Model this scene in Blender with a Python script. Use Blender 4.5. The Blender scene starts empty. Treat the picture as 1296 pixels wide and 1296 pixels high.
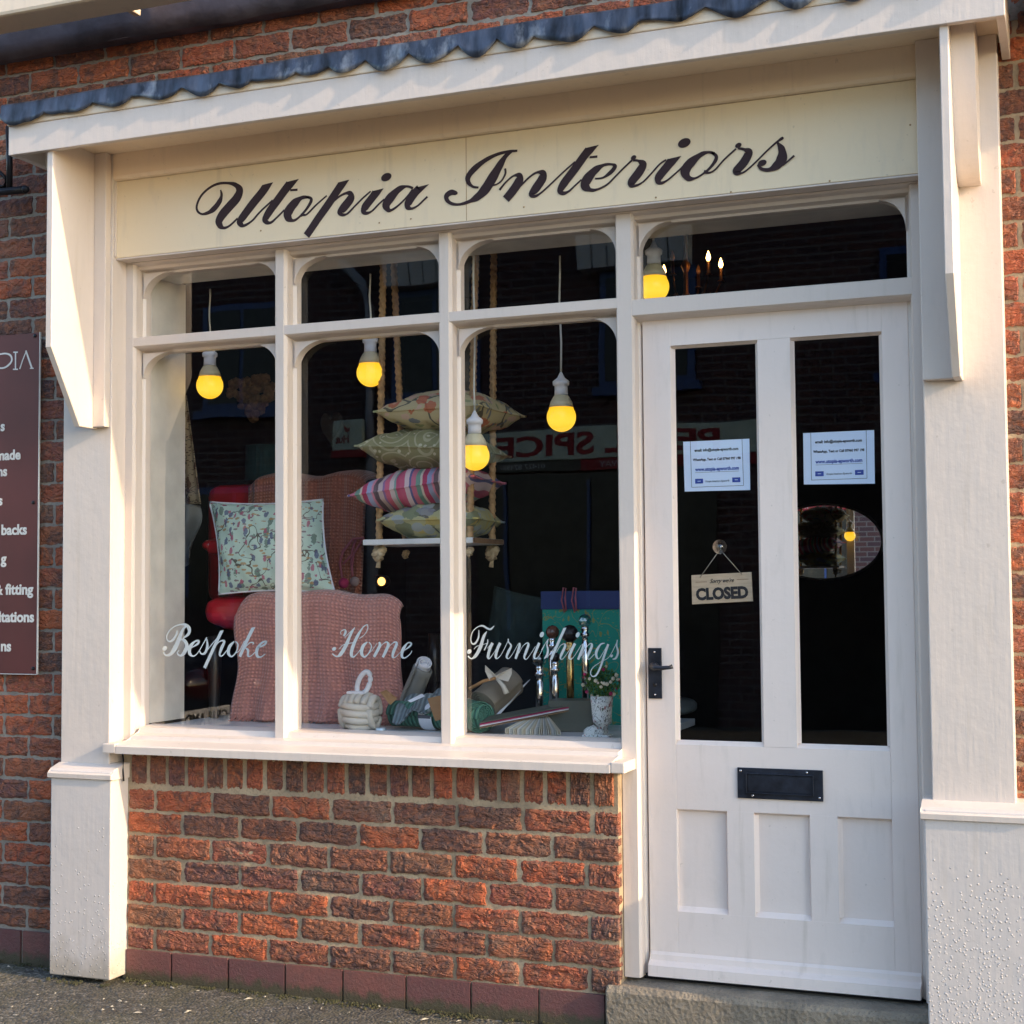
import bpy, bmesh, math, random
from mathutils import Vector, Matrix
R_ = random.Random(7)
sc = bpy.context.scene
col = sc.collection
rad = math.radians

# ------------------------------------------------------------------ camera
cd = bpy.data.cameras.new('camera'); cam = bpy.data.objects.new('camera', cd); col.objects.link(cam)
cd.sensor_width = 36; cd.lens = 51.29; cd.clip_start = .05; cd.clip_end = 400
cam.location = (2.9969, -4.2012, 1.2994)
_f = Vector((-0.35914441, 0.93182242, 0.05217544)); _r = Vector((0.93291571, 0.36000814, -0.00790007)); _u = _r.cross(_f)
cam.rotation_euler = Matrix((_r, _u, -_f)).transposed().to_euler()
sc.camera = cam
# ------------------------------------------------------------------ light
SUN = Vector((1.0, -.118, .41)).normalized()          # towards the sun
w = bpy.data.worlds.new('World'); sc.world = w; w.use_nodes = True
nt = w.node_tree; bg = nt.nodes['Background']
sky = nt.nodes.new('ShaderNodeTexSky'); sky.sky_type = 'NISHITA'; sky.sun_disc = False
sky.sun_elevation = math.asin(SUN.z); sky.sun_rotation = math.atan2(SUN.x, SUN.y)
sky.air_density = 1.; sky.dust_density = 1.; sky.ozone_density = 1.
nt.links.new(sky.outputs[0], bg.inputs[0]); bg.inputs[1].default_value = .15
sd = bpy.data.lights.new('sun', 'SUN'); sd.energy = 2.0; sd.angle = rad(.6); sd.color = (.90, .64, .38)
so = bpy.data.objects.new('sun', sd); col.objects.link(so); so.rotation_euler = SUN.to_track_quat('Z', 'Y').to_euler(); so.location = (6, -6, 5)
sc.view_settings.view_transform = 'Standard'; sc.view_settings.look = 'None'; sc.view_settings.gamma = 1
sc.view_settings.exposure = 1.78; sc.view_settings.use_curve_mapping = False
sc.cycles.max_bounces = 10; sc.cycles.diffuse_bounces = 5; sc.cycles.transparent_max_bounces = 12
sc.cycles.caustics_reflective = False; sc.cycles.caustics_refractive = False

# ------------------------------------------------------------------ materials
def N(t, typ, **k):
    n = t.nodes.new('ShaderNode' + typ)
    for a, b in k.items(): setattr(n, a, b)
    return n
def newmat(name):
    m = bpy.data.materials.new(name); m.use_nodes = True; t = m.node_tree
    return m, t, t.nodes['Principled BSDF']
def c4(c): return (c[0], c[1], c[2], 1)
def coords(t, scale=(1, 1, 1), space='Object', rnd=False):
    tc = N(t, 'TexCoord'); mp = N(t, 'Mapping'); mp.inputs['Scale'].default_value = scale
    t.links.new(tc.outputs[space], mp.inputs[0])
    if rnd:
        oi = N(t, 'ObjectInfo'); ml = N(t, 'Math', operation='MULTIPLY'); ml.inputs[1].default_value = 37.
        t.links.new(oi.outputs['Random'], ml.inputs[0]); t.links.new(ml.outputs[0], mp.inputs['Location'])
    return mp.outputs[0]
def mix(t, fac, a, b, mode='MIX'):
    m = N(t, 'MixRGB', blend_type=mode)
    for i, v in ((0, fac), (1, a), (2, b)):
        if isinstance(v, (int, float)): m.inputs[i].default_value = v
        elif isinstance(v, tuple): m.inputs[i].default_value = c4(v)
        else: t.links.new(v, m.inputs[i])
    return m.outputs[0]
def ramp(t, src, stops, interp='LINEAR'):
    r = N(t, 'ValToRGB'); e = r.color_ramp; e.interpolation = interp
    while len(e.elements) < len(stops): e.elements.new(.5)
    for el, (p, c) in zip(e.elements, stops): el.position = p; el.color = c4(c) if isinstance(c, tuple) else (c, c, c, 1)
    t.links.new(src, r.inputs[0]); return r.outputs[0]
def noise(t, vec, s, d=3, rough=.55, dist=0.):
    n = N(t, 'TexNoise'); n.inputs['Scale'].default_value = s; n.inputs['Detail'].default_value = d
    n.inputs['Roughness'].default_value = rough; n.inputs['Distortion'].default_value = dist
    t.links.new(vec, n.inputs['Vector']); return n.outputs['Fac']
def vor(t, vec, s, feat='F1', out='Distance', rndm=1.):
    n = N(t, 'TexVoronoi', feature=feat); n.inputs['Scale'].default_value = s; n.inputs['Randomness'].default_value = rndm
    t.links.new(vec, n.inputs['Vector']); return n.outputs[out]
def mth(t, op, a, b=0., c=None):
    m = N(t, 'Math', operation=op)
    for i, v in enumerate((a, b) if c is None else (a, b, c)):
        if isinstance(v, (int, float)): m.inputs[i].default_value = v
        else: t.links.new(v, m.inputs[i])
    return m.outputs[0]
def bump(t, p, h, s=.3, dist=.01, prev=None):
    b = N(t, 'Bump'); b.inputs['Strength'].default_value = s; b.inputs['Distance'].default_value = dist
    t.links.new(h, b.inputs['Height'])
    if prev is not None: t.links.new(prev, b.inputs['Normal'])
    t.links.new(b.outputs[0], p.inputs['Normal']); return b.outputs[0]
def M(name, c, rough=.5, metal=0., var=.12, vs=9., bs=0., bstr=.2, bd=.002, emit=None, es=1., coat=0., rnd=False, stretch=(1, 1, 1)):
    m, t, p = newmat(name); p.inputs['Roughness'].default_value = rough; p.inputs['Metallic'].default_value = metal
    p.inputs['Coat Weight'].default_value = coat
    v = coords(t, stretch, rnd=rnd); n = noise(t, v, vs, 4)
    a = tuple(max(0, x * (1 - var)) for x in c); b = tuple(min(1, x * (1 + var)) for x in c)
    t.links.new(ramp(t, n, [(.3, a), (.7, b)]), p.inputs['Base Color'])
    if bs: bump(t, p, noise(t, v, bs, 3), bstr, bd)
    if emit: p.inputs['Emission Color'].default_value = c4(emit); p.inputs['Emission Strength'].default_value = es
    return m
def paint(name, c, blister=False, drips=.5):
    m, t, p = newmat(name); p.inputs['Roughness'].default_value = .42
    v = coords(t, (1, 1, 1), 'Generated') if False else coords(t)
    big = noise(t, v, 2.2, 4); gr = noise(t, coords(t, (60, 60, 5)), 1.6, 3)
    base = mix(t, ramp(t, big, [(.35, .0), (.75, .35)]), c, tuple(x * .88 for x in c))
    dirt = mth(t, 'GREATER_THAN', noise(t, v, 48, 4, .6), .70)
    base = mix(t, mth(t, 'MULTIPLY', dirt, .28), base, (.33, .28, .22))
    fine = mix(t, mth(t, 'MULTIPLY', ramp(t, noise(t, coords(t, (4, 4, 1)), 7, 5), [(.55, 0.), (.8, 1.)]), .22), base, (.47, .43, .38))
    gp = N(t, 'NewGeometry'); sz_ = N(t, 'SeparateXYZ'); t.links.new(gp.outputs['Position'], sz_.inputs[0])
    low = mth(t, 'ADD', sz_.outputs['Z'], mth(t, 'MULTIPLY', noise(t, gp.outputs['Position'], 14, 5, .65), .30))
    fine = mix(t, ramp(t, low, [(.17, .55), (.30, 0.)]), fine, (.30, .25, .17))
    st_ = noise(t, coords(t, (16, 16, 1.2)), 1.5, 5, .6); fine = mix(t, ramp(t, st_, [(.60, 0.), (.74, .30)]), fine, (.46, .39, .30))
    t.links.new(fine, p.inputs['Base Color'])
    h = mth(t, 'ADD', mth(t, 'MULTIPLY', gr, drips), noise(t, v, 26, 4))
    b = bump(t, p, h, .30, .0035)
    b = bump(t, p, noise(t, v, 4, 2), .2, .012, b)
    ch = mth(t, 'GREATER_THAN', vor(t, v, 24), .052)
    b = bump(t, p, ch, .25, .0012, b)
    if blister:
        pos = N(t, 'NewGeometry'); sp = N(t, 'SeparateXYZ'); t.links.new(pos.outputs['Position'], sp.inputs[0])
        msk = ramp(t, mth(t, 'ADD', mth(t, 'MULTIPLY', sp.outputs['Z'], 1.), mth(t, 'MULTIPLY', noise(t, v, 5, 3), .55)), [(.30, 1.), (.98, 0.)])
        d = vor(t, v, 120); bl = ramp(t, mth(t, 'SUBTRACT', .42, d), [(0., 0.), (.3, 1.)])
        pick = mth(t, 'LESS_THAN', vor(t, v, 120, out='Color'), mth(t, 'MULTIPLY', msk, blister))
        bump(t, p, mth(t, 'MULTIPLY', bl, pick), 1., .0015, b)
    return m
WHITE = (.68, .605, .545)
m_paint = paint('white_gloss_paint', WHITE)
m_paintb = paint('blistered_white_paint', (.62, .575, .545), blister=.95)
m_paintl = paint('lightly_blistered_paint', (.62, .575, .545), blister=.3)
m_door = paint('grey_white_door_paint', (.84, .735, .67), drips=.25)
m_cream = paint('cream_sign_paint', (.84, .71, .50), drips=.1)
m_soff = paint('cream_soffit_paint', (.82, .69, .53))
m_text = M('dark_plum_letter_paint', (.026, .011, .017), .75)
m_silver = M('silver_vinyl', (.75, .84, .86), .28, .35, var=.06, vs=14)
m_lead = M('weathered_lead', (.05, .062, .088), .4, .5, var=.85, vs=22, bs=30, bstr=.5, bd=.006, stretch=(1, 1, .25))
m_grey = M('grey_purple_lead', (.12, .11, .135), .6, .2, var=.4, vs=7, bs=18, bstr=.6, bd=.008)
m_black = M('black_iron', (.018, .018, .022), .38, .5, var=.3, bs=70, bstr=.3)
m_iron = M('antique_black_iron', (.020, .025, .038), .4, .35, var=.5, vs=30, bs=90, bstr=.5, bd=.001)
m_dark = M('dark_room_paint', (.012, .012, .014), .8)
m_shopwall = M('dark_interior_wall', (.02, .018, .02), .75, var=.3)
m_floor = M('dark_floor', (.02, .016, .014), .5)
m_board = M('white_window_board', (.62, .64, .66), .4)
m_lin = M('white_lining_paint', (.70, .67, .60), .5)
m_rope = M('jute_rope', (.40, .25, .12), .85, var=.3, vs=60, bs=160, bstr=.6, bd=.002)
m_knot = M('pale_rope_knot', (.46, .36, .22), .85, var=.3, vs=60, bs=160, bstr=.6, bd=.002)
m_bulb = M('glowing_amber_bulb', (.25, .15, .01), .35, emit=(1., .56, .022), es=.36)
m_hold = M('cream_lamp_holder', (.62, .56, .38), .4)
m_cord = M('white_flex', (.6, .6, .55), .5)
m_red = M('red_leather', (.42, .012, .02), .28, var=.3, bs=30, bstr=.2, coat=.3)
m_black_wood = M('black_turned_wood', (.02, .016, .014), .3)
m_chrome = M('polished_chrome', (.72, .72, .74), .12, 1.)
m_paper = M('pale_blue_paper', (.62, .74, .92), .6, var=.03)
m_ink = M('black_ink', (.01, .01, .012), .6)
m_blue = M('blue_ink', (.02, .06, .35), .6)
m_wood = M('pale_sign_wood', (.52, .40, .27), .6, var=.15, vs=14, stretch=(1, 1, 8))
m_shelf = M('brown_shelf_end', (.22, .13, .07), .6, var=.25, vs=20)
m_shelfw = M('white_shelf_paint', (.68, .70, .70), .45)
m_maroon = M('maroon_plate_enamel', (.12, .028, .022), .5, var=.3, vs=2.)
m_platetx = M('white_plate_lettering', (.75, .72, .66), .5)
m_knit = M('oatmeal_cord_cloth', (.60, .55, .47), .9, bs=140, bstr=.5)
m_tag = M('brown_card_tag', (.36, .20, .09), .8)
m_white = M('white_card', (.75, .76, .80), .6)
m_moss = M('moss', (.045, .045, .018), .95, var=.5, vs=60, bs=90, bstr=.9, bd=.01)
m_clay = M('rust_edge', (.3, .27, .22), .9)

def mk_brick():
    m, t, p = newmat('rustic_clay_brick'); oi = N(t, 'ObjectInfo'); v = coords(t, rnd=True)
    # object space is scaled per brick; use world position for even grain
    g = N(t, 'NewGeometry'); pos = g.outputs['Position']
    base = ramp(t, oi.outputs['Random'], [(0, (.52, .13, .05)), (.14, (.44, .105, .048)), (.30, (.34, .10, .055)), (.42, (.22, .09, .058)), (.54, (.12, .07, .06)), (.66, (.46, .125, .05)), (.78, (.25, .12, .07)), (.88, (.36, .10, .06)), (1, (.095, .062, .065))])
    n1 = noise(t, pos, 13, 5, .65, 1.2); n2 = noise(t, pos, 42, 4, .6); n3 = noise(t, pos, 260, 2)
    a = mix(t, ramp(t, n1, [(.47, 0.), (.60, .8)]), base, (.11, .066, .055))
    a = mix(t, ramp(t, n2, [(.45, 0.), (.66, .6)]), a, (.43, .15, .065))
    a = mix(t, ramp(t, n3, [(.35, .25), (.6, 0.)]), a, (.05, .03, .03))
    n4 = noise(t, pos, 6, 3)
    a = mix(t, ramp(t, n4, [(.56, 0.), (.75, .35)]), a, (.32, .24, .17))
    t.links.new(a, p.inputs['Base Color']); p.inputs['Roughness'].default_value = .85
    # creased rustic face
    mp = N(t, 'Mapping'); mp.inputs['Rotation'].default_value = (0, .55, 0); mp.inputs['Scale'].default_value = (1, 1, 2.2); t.links.new(pos, mp.inputs[0])
    cr = noise(t, mp.outputs[0], 10, 2, .45, .9); cr = mth(t, 'ABSOLUTE', mth(t, 'SUBTRACT', cr, .5)); cr = ramp(t, cr, [(0., 0.), (.035, .7), (.12, 1.)])
    c2 = mth(t, 'ABSOLUTE', mth(t, 'SUBTRACT', noise(t, mp.outputs[0], 24, 3, .55, .5), .5)); c2 = ramp(t, c2, [(0., 0.), (.05, .8), (.1, 1.)])
    b = bump(t, p, cr, .55, .011); b = bump(t, p, c2, .6, .009, b); b = bump(t, p, noise(t, pos, 48, 5, .7), .6, .010, b); bump(t, p, n3, .5, .0015, b)
    return m
m_brick = mk_brick()
def mk_mortar(name, c1, c2):
    m, t, p = newmat(name); g = N(t, 'NewGeometry'); pos = g.outputs['Position']
    a = mix(t, ramp(t, noise(t, pos, 7, 4), [(.4, 0.), (.65, 1.)]), c1, c2)
    a = mix(t, ramp(t, noise(t, pos, 120, 3), [(.36, .35), (.5, 0.)]), a, (.16, .13, .09))
    t.links.new(a, p.inputs['Base Color']); p.inputs['Roughness'].default_value = .95
    b = bump(t, p, noise(t, pos, 30, 4, .6), .7, .006); bump(t, p, noise(t, pos, 200, 2), .3, .001, b); return m
m_mortar = mk_mortar('sandy_mortar', (.46, .35, .225), (.27, .205, .135))
m_mortarg = mk_mortar('grey_mortar', (.33, .295, .25), (.22, .195, .17))
def mk_tile():
    m, t, p = newmat('plum_engineering_brick'); g = N(t, 'NewGeometry'); pos = g.outputs['Position']; oi = N(t, 'ObjectInfo')
    sp = N(t, 'SeparateXYZ'); t.links.new(pos, sp.inputs[0])
    base = ramp(t, oi.outputs['Random'], [(0, (.165, .062, .058)), (.5, (.125, .05, .052)), (1, (.19, .072, .06))])
    a = mix(t, ramp(t, noise(t, pos, 30, 4), [(.4, 0.), (.7, .5)]), base, (.11, .06, .055))
    low = mth(t, 'ADD', sp.outputs['Z'], mth(t, 'MULTIPLY', noise(t, pos, 28, 4), .07))
    a = mix(t, ramp(t, low, [(.062, .95), (.085, 0.)]), a, (.06, .055, .03))
    t.links.new(a, p.inputs['Base Color']); p.inputs['Roughness'].default_value = .65
    bump(t, p, noise(t, pos, 110, 5, .7), .9, .004); return m
m_tile = mk_tile()
def mk_ground():
    m, t, p = newmat('old_tarmac_pavement'); g = N(t, 'NewGeometry'); pos = g.outputs['Position']
    d = vor(t, pos, 100, out='Color')
    sx = N(t, 'SeparateXYZ'); t.links.new(d, sx.inputs[0])
    a = ramp(t, sx.outputs[0], [(0, (.045, .042, .036)), (.5, (.095, .088, .072)), (.8, (.15, .14, .115)), (1, (.24, .22, .19))])
    a = mix(t, mth(t, 'MULTIPLY', ramp(t, noise(t, pos, 5, 4), [(.45, 0.), (.65, 1.)]), .6), a, (.075, .075, .035))
    dd = vor(t, pos, 28); wt = mth(t, 'LESS_THAN', dd, mth(t, 'MULTIPLY', noise(t, pos, 12, 2), .27))
    a = mix(t, mth(t, 'MULTIPLY', wt, .75), a, (.30, .285, .25))
    a = mix(t, ramp(t, noise(t, pos, 1.7, 4), [(.45, 0.), (.6, .45)]), a, (.045, .042, .036))
    t.links.new(a, p.inputs['Base Color']); p.inputs['Roughness'].default_value = .9
    b = bump(t, p, mth(t, 'SUBTRACT', 1., vor(t, pos, 100)), 1., .006); bump(t, p, noise(t, pos, 14, 4), .8, .02, b); return m
m_ground = mk_ground()
def mk_conc():
    m, t, p = newmat('pitted_concrete'); g = N(t, 'NewGeometry'); pos = g.outputs['Position']; sp = N(t, 'SeparateXYZ'); t.links.new(pos, sp.inputs[0])
    a = mix(t, ramp(t, noise(t, pos, 9, 5), [(.35, 0.), (.7, 1.)]), (.30, .26, .20), (.17, .15, .12))
    a = mix(t, ramp(t, vor(t, pos, 130), [(.1, .45), (.35, 0.)]), a, (.10, .08, .06))
    a = mix(t, ramp(t, mth(t, 'ADD', sp.outputs['Z'], mth(t, 'MULTIPLY', noise(t, pos, 16, 4), .1)), [(.055, .8), (.1, 0.)]), a, (.07, .065, .03))
    t.links.new(a, p.inputs['Base Color']); p.inputs['Roughness'].default_value = .92
    b = bump(t, p, noise(t, pos, 70, 5, .7), 1., .008); bump(t, p, vor(t, pos, 75), .7, .006, b); return m
m_conc = mk_conc()
def mk_glass(name, k=1.9, tint=(1, 1, 1)):
    m, t, p = newmat(name); t.nodes.remove(p); out = t.nodes['Material Output']
    tr = N(t, 'BsdfTransparent'); tr.inputs[0].default_value = c4(tint); gl = N(t, 'BsdfGlossy'); gl.inputs['Roughness'].default_value = .004
    fr = N(t, 'Fresnel'); fr.inputs[0].default_value = 1.5; g = N(t, 'NewGeometry')
    f = mth(t, 'MULTIPLY', fr.outputs[0], mth(t, 'SUBTRACT', 1., g.outputs['Backfacing'])); f = mth(t, 'MINIMUM', mth(t, 'MULTIPLY', f, k), 1.)
    nb = N(t, 'Bump'); nb.inputs['Strength'].default_value = .06; nb.inputs['Distance'].default_value = .01; t.links.new(noise(t, coords(t), 2.5, 1), nb.inputs['Height']); t.links.new(nb.outputs[0], gl.inputs['Normal'])
    mx = N(t, 'MixShader'); t.links.new(f, mx.inputs[0]); t.links.new(tr.outputs[0], mx.inputs[1]); t.links.new(gl.outputs[0], mx.inputs[2]); t.links.new(mx.outputs[0], out.inputs[0]); return m
m_glass = mk_glass('window_glass', 1.5)
m_clear = mk_glass('clear_cut_glass', 5., (.72, .8, .82))
def mk_floral(name, base, cols, s=14., stem=(.12, .12, .09), fill=.32):
    m, t, p = newmat(name); v = coords(t); p.inputs['Roughness'].default_value = .85
    a = mix(t, ramp(t, noise(t, v, 3, 3), [(.4, 0.), (.7, .3)]), base, tuple(x * .8 for x in base))
    wv = noise(t, v, s * .35, 2, .4, .6); a = mix(t, mth(t, 'LESS_THAN', mth(t, 'ABSOLUTE', mth(t, 'SUBTRACT', wv, .5)), .008), a, stem)
    for i, c in enumerate(cols):
        mp = N(t, 'Mapping'); mp.inputs['Location'].default_value = (i * 3.3 + 1, i * 1.7, i * 2.1); mp.inputs['Rotation'].default_value = (.3 * i, .7 * i, .5); mp.inputs['Scale'].default_value = (1, 1.3, 2.6 if i % 2 else .5)
        t.links.new(v, mp.inputs[0]); ss = s * (1. + .35 * (i % 3)); d = vor(t, mp.outputs[0], ss); q = vor(t, mp.outputs[0], ss, out='Color')
        sx = N(t, 'SeparateXYZ'); t.links.new(q, sx.inputs[0])
        wob = mth(t, 'ADD', d, mth(t, 'MULTIPLY', mth(t, 'SUBTRACT', noise(t, v, s * 5, 2), .5), .35))
        k = mth(t, 'MULTIPLY', mth(t, 'LESS_THAN', wob, fill), mth(t, 'LESS_THAN', sx.outputs[0], .55))
        a = mix(t, mth(t, 'MULTIPLY', k, .85), a, c)
    t.links.new(a, p.inputs['Base Color']); b = bump(t, p, noise(t, v, 9, 3), .5, .012); bump(t, p, noise(t, v, 300, 1), .3, .001, b); return m
m_mint = mk_floral('mint_floral_cloth', (.52, .68, .58), [(.13, .20, .16), (.20, .13, .15), (.42, .10, .17), (.42, .26, .10), (.10, .12, .22)], 25, fill=.3)
m_flo1 = mk_floral('cream_floral_cloth', (.52, .46, .27), [(.50, .13, .06), (.22, .27, .13), (.60, .42, .34), (.14, .18, .24)], 13)
m_flo4 = mk_floral('yellow_green_floral_cloth', (.40, .40, .22), [(.16, .20, .12), (.46, .38, .12), (.30, .36, .38), (.20, .22, .26)], 11, fill=.4)
m_boot = mk_floral('white_ceramic_floral', (.66, .68, .66), [(.30, .05, .05), (.05, .12, .07), (.12, .12, .14)], 95, fill=.3)
m_speck = mk_floral('cream_sprig_fabric', (.52, .42, .28), [(.16, .08, .05), (.12, .07, .05)], 42, fill=.36)
m_teal = mk_floral('teal_gift_paper', (.015, .26, .20), [(.26, .24, .06), (.20, .26, .08)], 45, stem=(.22, .24, .08), fill=.22)
def mk_dots():
    m, t, p = newmat('olive_dotted_cloth'); v = coords(t); p.inputs['Roughness'].default_value = .9
    d = vor(t, v, 30, rndm=.6); a = mix(t, mth(t, 'LESS_THAN', d, .2), (.24, .235, .12), (.50, .48, .34))
    d2 = vor(t, v, 8, rndm=.5); rg = mth(t, 'LESS_THAN', mth(t, 'ABSOLUTE', mth(t, 'SUBTRACT', mth(t, 'MODULO', d2, .18), .09)), .02)
    a = mix(t, mth(t, 'MULTIPLY', rg, .5), a, (.52, .5, .36)); t.links.new(a, p.inputs['Base Color']); bump(t, p, noise(t, v, 9, 3), .5, .012); return m
m_dots = mk_dots()
def mk_stripe():
    m, t, p = newmat('bright_striped_cloth'); tc = N(t, 'TexCoord'); sx = N(t, 'SeparateXYZ'); t.links.new(tc.outputs['Object'], sx.inputs[0]); p.inputs['Roughness'].default_value = .85
    u = mth(t, 'FRACT', mth(t, 'ADD', mth(t, 'MULTIPLY', sx.outputs[0], 4.6), 10.2))
    cs = [(.50, .10, .18), (.62, .48, .50), (.12, .12, .28), (.55, .16, .24), (.16, .30, .24), (.60, .52, .44), (.40, .05, .12), (.30, .34, .52), (.62, .22, .30), (.14, .10, .12), (.58, .46, .46), (.28, .16, .34), (.60, .14, .22), (.60, .5, .5), (.22, .36, .32), (.50, .08, .16)]
    t.links.new(ramp(t, u, [(i / len(cs) + .012 * ((i * 7) % 3), c) for i, c in enumerate(cs)], 'CONSTANT'), p.inputs['Base Color']); bump(t, p, noise(t, tc.outputs['Object'], 9, 3), .5, .01); return m
m_stripe = mk_stripe()
def mk_waffle(name, c):
    m, t, p = newmat(name); tc = N(t, 'TexCoord'); sx = N(t, 'SeparateXYZ'); t.links.new(tc.outputs['UV'], sx.inputs[0]); p.inputs['Roughness'].default_value = .95
    p.inputs['Sheen Weight'].default_value = .3
    def tri(o, k): return mth(t, 'ABSOLUTE', mth(t, 'SUBTRACT', mth(t, 'FRACT', mth(t, 'MULTIPLY', o, k)), .5))
    h = mth(t, 'MULTIPLY', mth(t, 'SUBTRACT', .5, tri(sx.outputs[0], 44.)), mth(t, 'SUBTRACT', .5, tri(sx.outputs[1], 44.)))
    n = noise(t, tc.outputs['UV'], 22, 4); hl = ramp(t, h, [(.04, 0.), (.19, 1.)])
    a = mix(t, hl, tuple(x * .62 for x in c), c); a = mix(t, mth(t, 'MULTIPLY', mth(t, 'GREATER_THAN', h, .20), .55), a, (.66, .42, .36))
    a = mix(t, ramp(t, n, [(.35, .25), (.65, 0.)]), a, tuple(x * .55 for x in c))
    t.links.new(a, p.inputs['Base Color']); b = bump(t, p, h, 1., .02); bump(t, p, n, .5, .006, b); return m
m_waffle = mk_waffle('dusty_pink_waffle_cloth', (.74, .33, .27))
m_waffled = mk_waffle('terracotta_waffle_cloth', (.62, .22, .14))
def mk_ridge(name, c, k=55.):
    m, t, p = newmat(name); tc = N(t, 'TexCoord'); sx = N(t, 'SeparateXYZ'); t.links.new(tc.outputs['UV'], sx.inputs[0]); p.inputs['Roughness'].default_value = .95
    s = mth(t, 'ADD', mth(t, 'MULTIPLY', mth(t, 'SINE', mth(t, 'MULTIPLY', sx.outputs[0], k * 6.28)), .5), .5); a = mix(t, s, tuple(x * .5 for x in c), c)
    t.links.new(a, p.inputs['Base Color']); bump(t, p, mth(t, 'ADD', s, noise(t, tc.outputs['UV'], 40, 2)), .8, .005); return m
m_teal_knit = mk_ridge('teal_cotton_knit', (.10, .27, .20), 22.); m_beige_roll = mk_ridge('stone_linen', (.56, .48, .38), 60.); m_bluegrey = mk_ridge('blue_grey_linen', (.24, .30, .32), 16.)
m_wroll = M('grey_wool_roll', (.22, .22, .2), .95, bs=120, bstr=.5); m_navy = M('navy_card', (.012, .03, .13), .6); m_pinkr = M('pink_ribbon', (.42, .12, .16), .6)
m_gbox = M('olive_grey_box', (.10, .11, .09), .6); m_mag = M('magenta_felt', (.38, .03, .11), .95, bs=150); m_greyf = M('pink_grey_felt', (.32, .24, .24), .95, bs=150)
m_leaf = M('fresh_green_leaf', (.07, .15, .02), .6, var=.6, vs=40); m_flower = M('small_white_flower', (.62, .55, .42), .7)
m_mirror = M('silvered_mirror', (.9, .9, .9), .01, 1., var=0)
m_whiteboardsoff = M('opposite_white_boarding', (.62, .64, .66), .6); m_opsign = M('pale_green_white_sign', (.62, .72, .60), .5); m_opred = M('red_sign_letters', (.30, .008, .015), .5)
m_opblue = M('blue_window_paint', (.03, .07, .22), .3); m_oppipe = M('white_drainpipe', (.32, .35, .42), .4); m_opdark = M('dark_shopfront', (.01, .01, .012), .2)

_t = m_bulb.node_tree; _p = _t.nodes['Principled BSDF']; _c = N(_t, 'TexCoord'); _s = N(_t, 'SeparateXYZ'); _t.links.new(_c.outputs['Object'], _s.inputs[0])
_t.links.new(ramp(_t, mth(_t, 'ADD', mth(_t, 'MULTIPLY', _s.outputs[2], 10.), .5), [(.02, (1., .52, .02)), (.3, (1., .62, .05)), (.72, (1., .54, .02)), (.9, (1., .42, .01))]), _p.inputs['Emission Color'])
# ------------------------------------------------------------------ mesh helpers
def mesh(name, V, F, mat=None, parent=None, smooth=False, uv=None, mats=None, fm=None):
    me = bpy.data.meshes.new(name); me.from_pydata([tuple(v) for v in V], [], F); me.update()
    for m in (mats or ([mat] if mat else [])): me.materials.append(m)
    if fm: me.polygons.foreach_set('material_index', fm)
    if smooth: me.polygons.foreach_set('use_smooth', [True] * len(me.polygons))
    if uv:
        l = me.uv_layers.new(name='UVMap')
        for lp in me.loops: l.data[lp.index].uv = uv[lp.vertex_index]
    o = bpy.data.objects.new(name, me); col.objects.link(o)
    if parent: o.parent = parent
    return o
def bmobj(name, bm, mat, parent=None, smooth=False):
    me = bpy.data.meshes.new(name); bm.to_mesh(me); bm.free(); me.materials.append(mat)
    if smooth: me.polygons.foreach_set('use_smooth', [True] * len(me.polygons))
    o = bpy.data.objects.new(name, me); col.objects.link(o)
    if parent: o.parent = parent
    return o
def abox(bm, x0, x1, y0, y1, z0, z1, bev=.002, seg=1):
    vs = [bm.verts.new((x, y, z)) for x in (x0, x1) for y in (y0, y1) for z in (z0, z1)]
    fs = [bm.faces.new([vs[i] for i in q]) for q in ((0, 1, 3, 2), (4, 6, 7, 5), (0, 4, 5, 1), (2, 3, 7, 6), (0, 2, 6, 4), (1, 5, 7, 3))]
    if bev:
        es = list({e for f in fs for e in f.edges}); bmesh.ops.bevel(bm, geom=es, offset=bev, segments=seg, profile=.5, affect='EDGES')
def box(name, x0, x1, y0, y1, z0, z1, mat, parent=None, bev=.002, seg=2):
    bm = bmesh.new(); abox(bm, min(x0, x1), max(x0, x1), min(y0, y1), max(y0, y1), min(z0, z1), max(z0, z1), bev, seg); bmesh.ops.recalc_face_normals(bm, faces=bm.faces); return bmobj(name, bm, mat, parent)
def prism(name, poly, a0, a1, axis, mat, parent=None, bev=.0015):
    # poly in the two axes other than `axis`
    def P(p, a): return {'x': (a, p[0], p[1]), 'y': (p[0], a, p[1]), 'z': (p[0], p[1], a)}[axis]
    bm = bmesh.new(); A = [bm.verts.new(P(p, a0)) for p in poly]; B = [bm.verts.new(P(p, a1)) for p in poly]; n = len(poly)
    f = [bm.faces.new(A), bm.faces.new(B[::-1])]
    for i in range(n): f.append(bm.faces.new((A[i], B[i], B[(i + 1) % n], A[(i + 1) % n])))
    if bev: bmesh.ops.bevel(bm, geom=list(f[0].edges) + list(f[1].edges), offset=bev, segments=1, affect='EDGES')
    bmesh.ops.recalc_face_normals(bm, faces=bm.faces); return bmobj(name, bm, mat, parent)
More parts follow.
